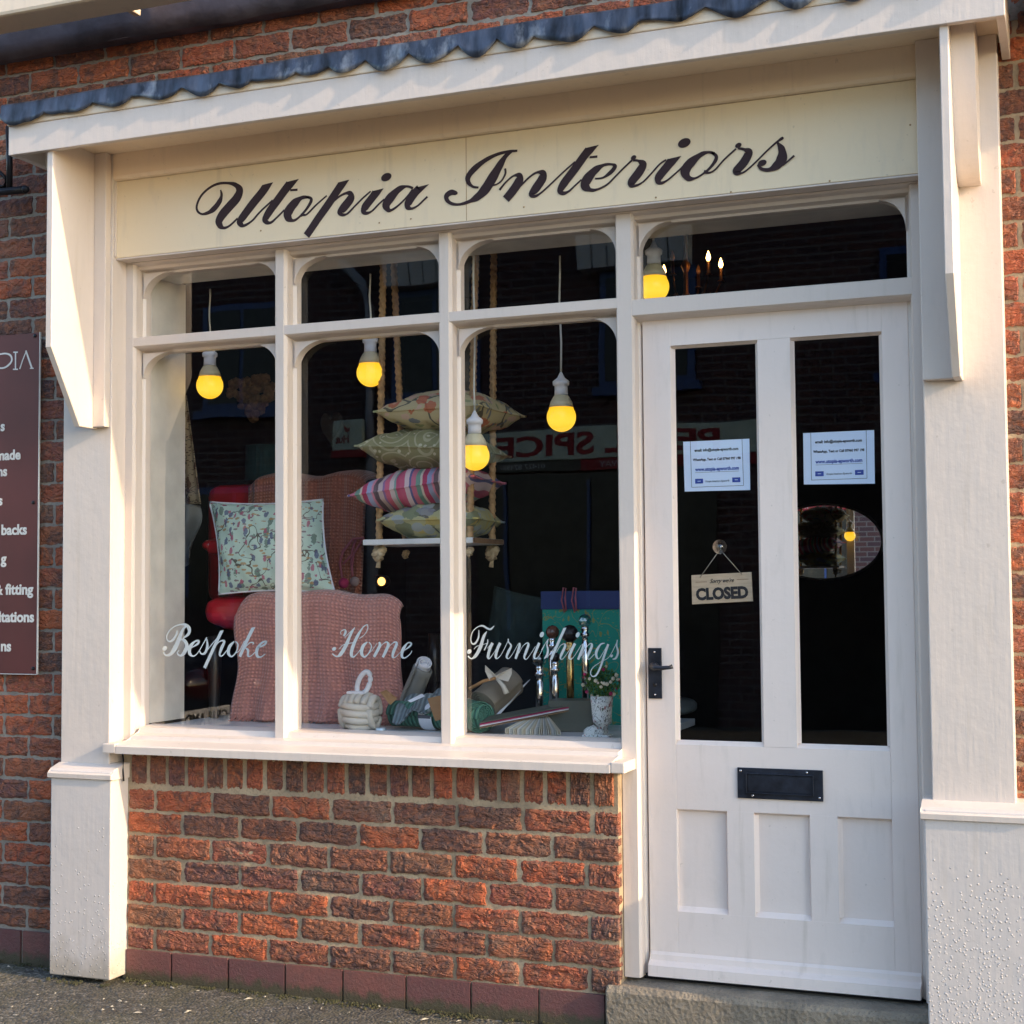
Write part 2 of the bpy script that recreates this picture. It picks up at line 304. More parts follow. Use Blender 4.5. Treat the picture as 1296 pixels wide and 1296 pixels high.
def lathe(name, prof, c, mat, parent=None, n=24, axis='z', smooth=True, scale=(1, 1)):
    V = []; F = []
    for r, h in prof:
        for k in range(n):
            a = 2 * math.pi * k / n; u, v = r * math.cos(a) * scale[0], r * math.sin(a) * scale[1]
            V.append({'z': (c[0] + u, c[1] + v, c[2] + h), 'x': (c[0] + h, c[1] + u, c[2] + v), 'y': (c[0] + u, c[1] + h, c[2] + v)}[axis])
    m = len(prof)
    for i in range(m - 1):
        for k in range(n): F.append((i * n + k, i * n + (k + 1) % n, (i + 1) * n + (k + 1) % n, (i + 1) * n + k))
    F.append(tuple(range(n))[::-1]); F.append(tuple((m - 1) * n + k for k in range(n)))
    o = mesh(name, V, F, mat, parent, smooth); bm = bmesh.new(); bm.from_mesh(o.data); bmesh.ops.recalc_face_normals(bm, faces=bm.faces); bm.to_mesh(o.data); bm.free(); return o
def ball(name, c, r, mat, parent=None, s=(1, 1, 1), sub=3, smooth=True):
    bm = bmesh.new(); bmesh.ops.create_icosphere(bm, subdivisions=sub, radius=r)
    for v in bm.verts: v.co = Vector((v.co.x * s[0] + c[0], v.co.y * s[1] + c[1], v.co.z * s[2] + c[2]))
    return bmobj(name, bm, mat, parent, smooth)
def tube(name, pts, r, mat, parent=None, n=8, closed=False, twist=None, rs=None):
    pts = [Vector(p) for p in pts]; V = []; F = []; m = len(pts); up = Vector((0.013, .02, 1))
    for i, p in enumerate(pts):
        d = (pts[(i + 1) % m] - pts[i - 1]) if closed else (pts[min(i + 1, m - 1)] - pts[max(i - 1, 0)])
        d.normalize(); a = d.cross(up)
        if a.length < .15: a = d.cross(Vector((0, 1, 0.1)))
        a.normalize(); b = d.cross(a); rr = rs[i] if rs else r
        for k in range(n):
            t = 2 * math.pi * k / n; q = rr
            if twist: q = rr * (1 + .22 * math.cos(3 * (t + twist * i)))
            V.append(p + a * math.cos(t) * q + b * math.sin(t) * q)
    for i in range(m if closed else m - 1):
        for k in range(n): F.append((i * n + k, i * n + (k + 1) % n, ((i + 1) % m) * n + (k + 1) % n, ((i + 1) % m) * n + k))
    if not closed: F += [tuple(range(n))[::-1], tuple((m - 1) * n + k for k in range(n))]
    return mesh(name, V, F, mat, parent, True)
def grid(name, fn, nu, nv, mat, parent=None, thick=0.):
    V = []; UV = []
    for j in range(nv + 1):
        for i in range(nu + 1): V.append(fn(i / nu, j / nv)); UV.append((i / nu, j / nv))
    F = [(j * (nu + 1) + i, j * (nu + 1) + i + 1, (j + 1) * (nu + 1) + i + 1, (j + 1) * (nu + 1) + i) for j in range(nv) for i in range(nu)]
    o = mesh(name, V, F, mat, parent, True, UV)
    if thick: s = o.modifiers.new('solid', 'SOLIDIFY'); s.thickness = thick
    return o
def join(objs, name):
    bm = bmesh.new(); mats = []
    for o in objs:
        b2 = bmesh.new(); b2.from_mesh(o.data); mo = {}
        for i, m in enumerate(o.data.materials):
            if m not in mats: mats.append(m)
            mo[i] = mats.index(m)
        vm = {v: bm.verts.new(v.co) for v in b2.verts}
        for f in b2.faces:
            try: nf = bm.faces.new([vm[v] for v in f.verts]); nf.material_index = mo.get(f.material_index, 0); nf.smooth = f.smooth
            except ValueError: pass
        b2.free()
    p = objs[0].parent
    for o in objs: bpy.data.objects.remove(o)
    me = bpy.data.meshes.new(name); bm.to_mesh(me); bm.free()
    for m in mats: me.materials.append(m)
    o = bpy.data.objects.new(name, me); col.objects.link(o); o.parent = p; return o
def thing(name, label, cat, loc=(0, 0, 0), group=None):
    o = bpy.data.objects.new(name, None); col.objects.link(o); o.location = loc; o.empty_display_size = .1
    o['label'] = label; o['category'] = cat
    if group: o['group'] = group
    return o
def tag(o, label, cat, group=None):
    o['label'] = label; o['category'] = cat
    if group: o['group'] = group
    return o
def settle(root, loc):
    # put the thing's origin at its base, children keep their place
    L = Vector(loc); root.location = L
    for ch in [c for c in col.objects if c.parent == root]: ch.location = ch.location - L
def copy_thing(root, delta, label):
    r = root.copy(); col.objects.link(r); r.location = root.location + Vector(delta); r['label'] = label
    for ch in [c for c in col.objects if c.parent == root]:
        c = ch.copy(); col.objects.link(c); c.parent = r
        for g in [q for q in col.objects if q.parent == ch]: d = g.copy(); col.objects.link(d); d.parent = c
    return r
_dg = None
def text(name, s, loc, h, mat, parent=None, width=None, align='LEFT', face='-y', bold=0., shear=0., rotz=0., ext=.0006, tilt=0.):
    cu = bpy.data.curves.new(name, 'FONT'); cu.body = s; cu.size = 1; cu.offset = bold; cu.shear = shear; cu.extrude = 0.02; cu.resolution_u = 3
    t = bpy.data.objects.new('tmp', cu); col.objects.link(t); dg = bpy.context.evaluated_depsgraph_get(); me = bpy.data.meshes.new_from_object(t.evaluated_get(dg)); bpy.data.objects.remove(t)
    xs = [v.co.x for v in me.vertices]; x0, x1 = min(xs), max(xs); k = h / .73; kx = (width / (x1 - x0)) if width else k
    off = {'LEFT': x0, 'RIGHT': x1, 'CENTER': (x0 + x1) / 2}[align]
    rot = {'-y': Matrix(((1, 0, 0), (0, 0, -1), (0, 1, 0))), '+y': Matrix(((-1, 0, 0), (0, 0, 1), (0, 1, 0))), '+x': Matrix(((0, 0, 1), (1, 0, 0), (0, 1, 0)))}[face]
    ct, st_ = math.cos(tilt), math.sin(tilt)
    for v in me.vertices:
        q = Vector(((v.co.x - off) * kx, v.co.y * k, v.co.z * ext / .02)); q = Vector((q.x * ct - q.y * st_, q.x * st_ + q.y * ct, q.z)); v.co = rot @ q + Vector(loc)
    me.materials.clear(); me.materials.append(mat); o = bpy.data.objects.new(name, me); col.objects.link(o); o.parent = parent; return o
STROKES={
 'sign':[('',[(0.3671,2.6355,0.0028),(0.371,2.6169,0.0078),(0.3616,2.5948,0.0148),(0.3408,2.5739,0.0159),(0.318,2.563,0.0099),(0.2932,2.5615,0.0058),(0.276,2.5755,0.0065),(0.2759,2.5971,0.0064),(0.293,2.6252,0.0064),(0.3234,2.6468,0.0064),(0.3576,2.6573,0.0071),(0.3954,2.6555,0.0071),(0.4255,2.6457,0.0127),(0.4405,2.626,0.0218),(0.4293,2.6009,0.026),(0.4031,2.5774,0.0261),(0.3768,2.5537,0.0261),(0.3618,2.5322,0.0233),(0.3656,2.5154,0.017),(0.3807,2.5057,0.0078),(0.4033,2.5117,0.0056),(0.4332,2.5333,0.0052)]),
  ('c',[(0.5481,2.6373,0.025),(0.526,2.6104,0.0243),(0.4927,2.578,0.0244),(0.4593,2.5422,0.0231),(0.4426,2.5226,0.0202),(0.4463,2.5107,0.0148),(0.4594,2.5062,0.0077),(0.4891,2.5196,0.0053),(0.5187,2.546,0.0052),(0.5665,2.5801,0.0049)]),
  ('c',[(0.6413,2.6375,0.0261),(0.6141,2.6107,0.024),(0.5849,2.5782,0.0234),(0.5555,2.5455,0.0228),(0.539,2.5211,0.0194),(0.5427,2.5094,0.0125),(0.5593,2.5061,0.0069),(0.5812,2.5202,0.0051),(0.6104,2.5431,0.0048)]),
  ('',[(0.6323,2.6062,0.0055),(0.6595,2.6049,0.0061)]),
  ('',[(0.7027,2.5755,0.0062),(0.6757,2.5767,0.0102),(0.6468,2.5604,0.024),(0.625,2.5352,0.0274),(0.625,2.5158,0.0212),(0.6431,2.5043,0.0075),(0.6649,2.5134,0.0055),(0.6901,2.535,0.0068),(0.7081,2.5589,0.0088),(0.7081,2.5717,0.0075),(0.6901,2.5775,0.0061)]),
  ('',[(0.6721,2.5192,0.0095),(0.6793,2.52,0.0075),(0.6937,2.5202,0.0051),(0.7224,2.543,0.0047),(0.7439,2.5584,0.0044),(0.7671,2.5739,0.0044)]),
  ('c',[(0.8292,2.6151,0.0242),(0.8062,2.5873,0.0222),(0.7706,2.5431,0.0223),(0.7349,2.502,0.0217),(0.7062,2.4663,0.0211),(0.6919,2.4501,0.0211)]),
  ('',[(0.7813,2.5452,0.0048),(0.8097,2.5646,0.0054),(0.8344,2.5741,0.0067),(0.852,2.5713,0.0147),(0.852,2.5538,0.0234),(0.8308,2.5306,0.0241),(0.8167,2.5161,0.0188),(0.8219,2.506,0.0094),(0.8413,2.5072,0.0054),(0.8694,2.5298,0.0046),(0.8975,2.5522,0.0046),(0.9254,2.5714,0.004)]),
  ('c',[(0.9514,2.5734,0.0244),(0.9323,2.5517,0.0219),(0.9079,2.5258,0.0219),(0.9008,2.5107,0.0173),(0.9078,2.5021,0.0093),(0.9287,2.5063,0.005),(0.953,2.5259,0.0046),(0.9737,2.5411,0.0043)]),
  ('o',[(0.9809,2.6112,0.0179,0.0132)]),
  ('',[(1.0748,2.5649,0.0065),(1.0527,2.5735,0.0058),(1.0254,2.567,0.0163),(0.9944,2.5421,0.025),(0.9806,2.5215,0.023),(0.9874,2.5051,0.0131),(1.0011,2.5037,0.0066),(1.0251,2.5169,0.0049),(1.0525,2.5391,0.0046),(1.0731,2.5619,0.0046)]),
  ('c',[(1.107,2.5692,0.0208),(1.0832,2.5515,0.0214),(1.0593,2.5228,0.0215),(1.0558,2.5075,0.015),(1.0694,2.5005,0.0065),(1.0897,2.5071,0.0049),(1.1101,2.5222,0.0048),(1.1243,2.5331,0.0052)]),
  ('',[(1.4286,2.6441,0.0056),(1.4002,2.6452,0.0069),(1.3613,2.6406,0.0082),(1.3221,2.6267,0.0114),(1.2859,2.6047,0.0159),(1.2644,2.5824,0.0147),(1.2643,2.564,0.0114),(1.279,2.5485,0.0063),(1.2986,2.5433,0.0051)]),
  ('',[(1.4131,2.6446,0.0031),(1.3904,2.6326,0.0113),(1.3675,2.6016,0.0202),(1.3445,2.5675,0.0265),(1.3215,2.5363,0.0265),(1.2951,2.5145,0.0197),(1.2655,2.5023,0.0089),(1.2324,2.4971,0.0064),(1.2059,2.5029,0.0083),(1.191,2.5162,0.0109),(1.1911,2.5301,0.0141),(1.2062,2.5378,0.0147),(1.2194,2.5349,0.0115),(1.2277,2.5324,0.0038)]),
  ('',[(1.3875,2.5933,0.0056),(1.3884,2.5779,0.005),(1.3769,2.5578,0.0044),(1.3606,2.5474,0.0038),(1.3427,2.5447,0.0038)]),
  ('',[(1.3685,2.5282,0.0057),(1.3898,2.5503,0.0044),(1.4157,2.5673,0.005),(1.4349,2.5651,0.0156),(1.4316,2.5458,0.0237),(1.4121,2.5205,0.0231),(1.3893,2.497,0.022)]),
  ('',[(1.4379,2.5329,0.0043),(1.4669,2.5571,0.0049),(1.4924,2.5694,0.0056),(1.5114,2.5642,0.0173),(1.5081,2.5465,0.0229),(1.4888,2.5214,0.0229),(1.4744,2.5048,0.0161),(1.4838,2.4962,0.0074),(1.5045,2.5046,0.0047),(1.5364,2.5283,0.0043),(1.5713,2.5561,0.0042),(1.6154,2.5887,0.0031)]),
  ('c',[(1.67,2.6289,0.0242),(1.6449,2.6034,0.0213),(1.6134,2.5651,0.0213),(1.5818,2.5296,0.0214),(1.5675,2.5071,0.0171),(1.5752,2.4958,0.0104),(1.594,2.4998,0.0055),(1.6129,2.5142,0.0042),(1.6348,2.5313,0.004)]),
  ('',[(1.6619,2.5969,0.0049),(1.6866,2.5962,0.006)]),
  ('',[(1.6781,2.5295,0.0042),(1.7027,2.5298,0.0048),(1.7274,2.5434,0.0102),(1.7413,2.5596,0.0102),(1.7307,2.5673,0.0055),(1.7062,2.568,0.0073),(1.6784,2.5548,0.0188),(1.6534,2.5307,0.0255),(1.647,2.5105,0.0231),(1.6654,2.496,0.0091),(1.69,2.497,0.0055),(1.7178,2.5088,0.0046),(1.7456,2.5325,0.0041),(1.7732,2.556,0.0042),(1.7947,2.5728,0.0048)]),
  ('o',[(1.7993,2.5797,0.0081,0.0073)]),
  ('',[(1.7977,2.571,0.0047),(1.8127,2.5693,0.0059),(1.8276,2.5558,0.0196),(1.8153,2.5336,0.022),(1.7939,2.5094,0.0209),(1.7907,2.498,0.0131),(1.8057,2.4949,0.006),(1.8269,2.5029,0.0042),(1.8512,2.5237,0.0042),(1.8785,2.55,0.0038),(1.8995,2.5623,0.0035)]),
  ('c',[(1.9248,2.5658,0.0246),(1.9022,2.5415,0.0212),(1.878,2.5149,0.0207),(1.8748,2.5006,0.0154),(1.8837,2.4938,0.0077),(1.9046,2.5018,0.0044),(1.9375,2.5258,0.0041),(1.9494,2.5362,0.0038)]),
  ('o',[(1.9549,2.6058,0.0188,0.014)]),
  ('',[(2.0449,2.5633,0.0075),(2.0275,2.5696,0.0059),(2.0041,2.5651,0.0116),(1.9716,2.5427,0.0233),(1.9566,2.5211,0.0245),(1.9651,2.4998,0.0145),(1.9856,2.497,0.0052),(2.0062,2.5054,0.0046),(2.0297,2.5216,0.0064),(2.0475,2.5427,0.0087),(2.0491,2.557,0.0081),(2.0362,2.5677,0.0058)]),
  ('',[(2.0121,2.5134,0.0099),(2.0295,2.5086,0.0046),(2.0471,2.5168,0.004),(2.0735,2.5426,0.004),(2.1085,2.5703,0.0043)]),
  ('o',[(2.1158,2.5795,0.0092,0.0075)]),
  ('',[(2.1142,2.571,0.0046),(2.1313,2.5662,0.0063),(2.1454,2.5545,0.0199),(2.1307,2.5275,0.0212),(2.1103,2.5068,0.02),(2.1102,2.4982,0.0114),(2.1274,2.4977,0.0045),(2.1475,2.5098,0.004),(2.1706,2.5287,0.004),(2.2022,2.5564,0.004),(2.2279,2.5762,0.0046),(2.2421,2.5845,0.0073),(2.2467,2.5876,0.0039)]),
  ('',[(2.2293,2.5746,0.0046),(2.2416,2.5518,0.0169),(2.2411,2.5263,0.0254),(2.2268,2.508,0.0209),(2.204,2.4978,0.0096),(2.1815,2.5031,0.0074),(2.1718,2.5171,0.0057)]),
  ('o',[(2.1846,2.5199,0.0125,0.0091)]),
  ('',[(2.2436,2.5061,0.004),(2.2577,2.5159,0.0039),(2.277,2.5307,0.005)])],
 'bespoke':[('',[(0.1082,1.1633,0.0027),(0.1046,1.1491,0.0062),(0.0917,1.1318,0.0075),(0.0769,1.1254,0.0048),(0.0656,1.1364,0.0034),(0.073,1.1585,0.0034),(0.0952,1.1758,0.0035),(0.1211,1.1837,0.0041),(0.1432,1.1822,0.0088),(0.1561,1.1697,0.0123),(0.1544,1.1525,0.0095),(0.1323,1.1367,0.0034)]),
  ('',[(0.1542,1.1822,0.0028),(0.1322,1.1681,0.0075),(0.1157,1.1335,0.0137),(0.0992,1.102,0.015),(0.0808,1.0815,0.0096),(0.0622,1.0782,0.0048),(0.0529,1.0891,0.0062)]),
  ('o',[(0.0584,1.1017,0.0089,0.0082)]),
  ('',[(0.1213,1.1342,0.0027),(0.1398,1.1274,0.0102),(0.1472,1.1086,0.0136),(0.1363,1.0867,0.0115),(0.1216,1.0771,0.0055),(0.1086,1.0864,0.0034),(0.1159,1.0959,0.0021)]),
  ('',[(0.1656,1.1041,0.0027),(0.1912,1.1183,0.0067),(0.1948,1.1277,0.0067),(0.1802,1.126,0.0054),(0.1619,1.1087,0.0123),(0.1583,1.0868,0.0116),(0.173,1.0761,0.0047),(0.1913,1.0871,0.0027),(0.2131,1.1184,0.0027),(0.2276,1.1403,0.004)]),
  ('',[(0.2276,1.1341,0.004),(0.2295,1.1092,0.0087),(0.2205,1.0874,0.0081),(0.2059,1.0841,0.0047),(0.1993,1.0934,0.0048)]),
  ('',[(0.2205,1.0874,0.0027),(0.2494,1.1187,0.0026),(0.2675,1.1374,0.0027)]),
  ('c',[(0.2873,1.1638,0.0107),(0.2675,1.1281,0.0101),(0.2459,1.0876,0.0101),(0.2188,1.0361,0.0101)]),
  ('',[(0.2567,1.1063,0.0027),(0.2784,1.1266,0.0033),(0.2964,1.1267,0.008),(0.2856,1.1034,0.0101),(0.2785,1.0817,0.0067),(0.2893,1.0787,0.0034),(0.3073,1.0974,0.0027)]),
  ('',[(0.3359,1.1269,0.004),(0.318,1.1098,0.0107),(0.3127,1.0882,0.0107),(0.3253,1.0759,0.0046),(0.3431,1.0915,0.004),(0.3502,1.1162,0.0046),(0.3395,1.1279,0.0033)]),
  ('',[(0.3431,1.0884,0.0027),(0.3574,1.0978,0.0026),(0.3752,1.1287,0.0026)]),
  ('c',[(0.4106,1.1749,0.0112),(0.3894,1.138,0.0106),(0.3716,1.104,0.01),(0.3574,1.0762,0.01)]),
  ('',[(0.3752,1.1041,0.0026),(0.3965,1.1227,0.0032),(0.4107,1.1227,0.0046),(0.4071,1.1166,0.002)]),
  ('',[(0.3788,1.1056,0.0027),(0.3894,1.098,0.008),(0.3895,1.0796,0.0066),(0.4001,1.0782,0.0026),(0.4178,1.0921,0.0026)]),
  ('',[(0.4249,1.1044,0.0026),(0.4531,1.1169,0.0059),(0.4601,1.1276,0.0053),(0.4425,1.1229,0.0059),(0.4249,1.1014,0.0106),(0.4249,1.0799,0.0092),(0.439,1.0755,0.0039),(0.4566,1.0863,0.0026)])],
 'home':[('',[(0.7413,1.1517,0.0021),(0.74,1.1613,0.002),(0.7548,1.1685,0.003),(0.7575,1.159,0.0076),(0.7507,1.1469,0.0056)]),
  ('',[(0.7548,1.1422,0.002),(0.7709,1.1566,0.002),(0.7924,1.1758,0.002)]),
  ('',[(0.7911,1.1734,0.002),(0.7763,1.1518,0.0076),(0.7601,1.1183,0.0111),(0.7412,1.0894,0.0112),(0.725,1.0797,0.004),(0.7087,1.0891,0.0036)]),
  ('o',[(0.7155,1.1048,0.0076,0.0062)]),
  ('',[(0.7331,1.1037,0.0016),(0.7493,1.1182,0.002),(0.7709,1.1231,0.0025),(0.7843,1.1256,0.002),(0.795,1.1304,0.0015)]),
  ('',[(0.8379,1.1854,0.002),(0.8219,1.1759,0.0035),(0.8004,1.1448,0.0091),(0.7842,1.1113,0.0106),(0.7788,1.0873,0.0101),(0.7868,1.0791,0.0046),(0.8003,1.0899,0.002),(0.811,1.1019,0.002)]),
  ('',[(0.8379,1.1854,0.002),(0.8392,1.1711,0.0025),(0.8271,1.152,0.0021),(0.8084,1.1389,0.002)]),
  ('',[(0.8377,1.1283,0.0035),(0.8217,1.1139,0.0101),(0.8163,1.0924,0.0106),(0.8269,1.0794,0.0051),(0.8429,1.0927,0.003),(0.8523,1.1141,0.0035),(0.843,1.1283,0.0025)]),
  ('',[(0.8376,1.0879,0.0015),(0.8535,1.0999,0.0015),(0.8722,1.1237,0.0015)]),
  ('',[(0.8801,1.1285,0.005),(0.8827,1.1167,0.009),(0.8694,1.0929,0.009),(0.8614,1.0798,0.0075)]),
  ('',[(0.8747,1.0977,0.0015),(0.8906,1.1191,0.0015),(0.9065,1.1287,0.0035),(0.913,1.1193,0.009),(0.9037,1.0979,0.009),(0.8931,1.0789,0.0075)]),
  ('',[(0.9064,1.1003,0.0015),(0.9222,1.1193,0.0015),(0.938,1.1289,0.0035),(0.9432,1.1218,0.0085),(0.9326,1.0982,0.009),(0.9286,1.0816,0.0065),(0.9378,1.0793,0.002),(0.9588,1.0984,0.0015)]),
  ('',[(0.9692,1.1008,0.002),(0.9901,1.1151,0.0049),(0.9953,1.1245,0.0049),(0.9824,1.1256,0.0035),(0.9666,1.1055,0.01),(0.9613,1.0843,0.0084),(0.9717,1.0773,0.0035),(0.99,1.0892,0.0025),(0.9978,1.101,0.002)])],
 'furnishings':[('',[(1.2833,1.1812,0.002),(1.2712,1.1711,0.0054),(1.2603,1.1731,0.0054),(1.2451,1.1811,0.005),(1.2275,1.1781,0.0026),(1.2098,1.1628,0.0026),(1.2031,1.1405,0.003),(1.2074,1.1254,0.0038),(1.2184,1.1264,0.0055),(1.2295,1.1447,0.005),(1.2307,1.168,0.0021)]),
  ('',[(1.2581,1.164,0.0017),(1.247,1.1468,0.0084),(1.2358,1.1144,0.0105),(1.2203,1.0881,0.0092),(1.2048,1.0778,0.0034),(1.1928,1.0858,0.0042)]),
  ('o',[(1.1973,1.1,0.0079,0.0073)]),
  ('',[(1.2138,1.1072,0.0017),(1.2227,1.1164,0.0021),(1.2381,1.1205,0.0017),(1.26,1.1267,0.0017)]),
  ('',[(1.2611,1.1388,0.0025),(1.26,1.1267,0.0033),(1.2489,1.1044,0.0034)]),
  ('',[(1.2598,1.1106,0.0012),(1.2752,1.1288,0.0012)]),
  ('',[(1.2774,1.1278,0.0084),(1.2686,1.1106,0.0084),(1.2618,1.0864,0.0084),(1.2661,1.0784,0.0033),(1.2815,1.0967,0.0012),(1.2947,1.1169,0.0013)]),
  ('',[(1.3035,1.128,0.0083),(1.2946,1.1108,0.0084),(1.2879,1.0867,0.0076),(1.2922,1.0787,0.0029),(1.3075,1.0929,0.0012),(1.3294,1.1331,0.0017)]),
  ('',[(1.3306,1.1412,0.0033),(1.3316,1.1311,0.0034),(1.3401,1.1192,0.005),(1.3313,1.1011,0.0075),(1.3247,1.085,0.0062),(1.3312,1.0791,0.002),(1.3442,1.0932,0.0012),(1.3638,1.1253,0.0013)]),
  ('',[(1.3681,1.1284,0.005),(1.368,1.1174,0.0075),(1.3592,1.0913,0.0075),(1.3548,1.0783,0.0062)]),
  ('',[(1.3657,1.0954,0.0013),(1.3788,1.1174,0.0012),(1.3938,1.1285,0.0029),(1.398,1.1216,0.007),(1.3893,1.0996,0.0078),(1.3838,1.0836,0.0054),(1.3912,1.0777,0.0016),(1.4063,1.0957,0.0012),(1.4214,1.1177,0.0013)]),
  ('',[(1.4343,1.1288,0.0073),(1.4256,1.1098,0.0075),(1.4169,1.0879,0.0069),(1.4211,1.0799,0.0024),(1.4339,1.09,0.0012),(1.4512,1.1219,0.0012)]),
  ('o',[(1.443,1.1547,0.0068,0.0087)]),
  ('',[(1.4641,1.1406,0.0018),(1.4595,1.124,0.0034),(1.4627,1.1074,0.0056),(1.4592,1.0907,0.0064),(1.4503,1.0802,0.003)]),
  ('',[(1.4416,1.1072,0.0013),(1.4507,1.1218,0.0013),(1.4641,1.1406,0.0013)]),
  ('',[(1.4591,1.0824,0.0013),(1.4771,1.1054,0.0012),(1.4927,1.1242,0.0012)]),
  ('c',[(1.5196,1.1761,0.0077),(1.5061,1.1491,0.0073),(1.4904,1.1159,0.0073),(1.4724,1.0774,0.0073)]),
  ('',[(1.4902,1.0993,0.0013),(1.5036,1.1201,0.0017),(1.5169,1.1264,0.003),(1.519,1.1181,0.0069),(1.5078,1.0953,0.0073),(1.5033,1.0828,0.0043),(1.5098,1.0788,0.0017),(1.5231,1.0934,0.0013),(1.5365,1.1121,0.0012)]),
  ('',[(1.5519,1.1277,0.0077),(1.543,1.1121,0.0076),(1.5329,1.0873,0.0068),(1.5372,1.079,0.0026),(1.5493,1.0895,0.0013),(1.5715,1.1226,0.0013)]),
  ('o',[(1.5609,1.1545,0.0061,0.0083)]),
  ('',[(1.5759,1.1268,0.005),(1.578,1.1185,0.0071),(1.569,1.0958,0.0072),(1.5612,1.0783,0.0063)]),
  ('',[(1.5711,1.0897,0.0013),(1.5866,1.1145,0.0012),(1.6019,1.128,0.0025),(1.6062,1.1208,0.0067),(1.5973,1.1002,0.0076),(1.5917,1.0858,0.005),(1.597,1.0796,0.0018),(1.6145,1.0962,0.0013)]),
  ('',[(1.6472,1.1293,0.0025),(1.6343,1.1251,0.0042),(1.6211,1.1045,0.0076),(1.6209,1.0881,0.0063),(1.6295,1.082,0.0021),(1.6448,1.1047,0.0012),(1.6558,1.1232,0.0017)]),
  ('',[(1.659,1.1263,0.0058),(1.6446,1.0883,0.0063),(1.6335,1.0575,0.0054),(1.6203,1.0328,0.005),(1.6073,1.0275,0.0029),(1.6009,1.0386,0.0025),(1.6097,1.0552,0.0017),(1.6337,1.0718,0.0012),(1.6618,1.0885,0.0012),(1.688,1.1356,0.0017)]),
  ('',[(1.6881,1.1397,0.0021),(1.6857,1.1213,0.0042),(1.6898,1.103,0.0058),(1.6831,1.0846,0.0055),(1.6724,1.0804,0.0025)]),
  ('o',[(1.6693,1.0906,0.0043,0.0045)])],
 'plate':[('',[(-0.6092,2.1051,0.0047),(-0.5572,2.0993,0.0058),(-0.5302,2.1107,0.007),(-0.5188,2.1258,0.007),(-0.5255,2.143,0.0071),(-0.5481,2.1508,0.0058),(-0.5773,2.1495,0.0053),(-0.6098,2.1501,0.0047)]),
  ('',[(-0.503,2.152,0.0052),(-0.5023,2.0912,0.0052)]),
  ('',[(-0.5127,2.1532,0.0046),(-0.4921,2.1518,0.0046)]),
  ('',[(-0.5132,2.0918,0.0046),(-0.4914,2.0905,0.0046)]),
  ('',[(-0.455,2.1551,0.004),(-0.4706,2.1227,0.004),(-0.4837,2.0911,0.0041)]),
  ('',[(-0.4576,2.1553,0.0058),(-0.4432,2.1209,0.007),(-0.4301,2.0898,0.0069)]),
  ('',[(-0.439,2.0909,0.0041),(-0.4225,2.0899,0.0041)])],}

def strokes(name, key, y, mat, parent, hair=.0, ext=.0008, wk=1.):
    V = []; F = []
    def quad(a, b, c, d): F.append((a, b, c, d))
    for si, (flag, P) in enumerate(STROKES[key]):
        yy = y - si * .00006
        if flag == 'o':
            cx, cz, rx, rz = P[0]; b = len(V); n = 20
            for k in range(n): t = 2 * math.pi * k / n; V.append((cx + rx * math.cos(t) + .25 * rz * math.sin(t), yy, cz + rz * math.sin(t)))
            for k in range(n): t = V[b + k]; V.append((t[0], yy + ext, t[2]))
            F.append(tuple(range(b, b + n)))
            for k in range(n): F.append((b + k, b + n + k, b + n + (k + 1) % n, b + (k + 1) % n))
            continue
        pts = [Vector((p[0], p[1])) for p in P]; ws = [max(p[2] * wk, hair) for p in P]; C = []; W = []
        m = len(pts)
        for i in range(m - 1):
            p0, p1, p2, p3 = pts[max(i - 1, 0)], pts[i], pts[i + 1], pts[min(i + 2, m - 1)]
            for k in range(6):
                t = k / 6; t2 = t * t; t3 = t2 * t
                C.append(.5 * ((2 * p1) + (p2 - p0) * t + (2 * p0 - 5 * p1 + 4 * p2 - p3) * t2 + (3 * p1 - p0 - 3 * p2 + p3) * t3))
                s = t2 * (3 - 2 * t); W.append(ws[i] * (1 - s) + ws[i + 1] * s)
        if flag == 'c': C[1:3] = []; W[1:3] = []
        C.append(pts[-1]); W.append(ws[-1]); L = []; Rr = []
        for i, c in enumerate(C):
            d = (C[min(i + 1, len(C) - 1)] - C[max(i - 1, 0)]); d = d.normalized() if d.length > 1e-9 else Vector((1, 0)); n_ = Vector((-d.y, d.x)) * W[i] / 2
            if flag == 'c' and i == 0: w_ = W[0] / 2 / max(abs(d.y), .5); n_ = Vector((w_, w_ * .12)) * (1 if n_.x > 0 else -1)
            L.append(c + n_); Rr.append(c - n_)
        b = len(V); k = len(C)
        for q in L: V.append((q.x, yy, q.y))
        for q in Rr: V.append((q.x, yy, q.y))
        for q in L: V.append((q.x, yy + ext, q.y))
        for q in Rr: V.append((q.x, yy + ext, q.y))
        for i in range(k - 1):
            F.append((b + i, b + i + 1, b + k + i + 1, b + k + i)); F.append((b + i, b + 2 * k + i, b + 2 * k + i + 1, b + i + 1)); F.append((b + k + i, b + k + i + 1, b + 3 * k + i + 1, b + 3 * k + i))
    o = mesh(name, V, F, mat, parent); return o

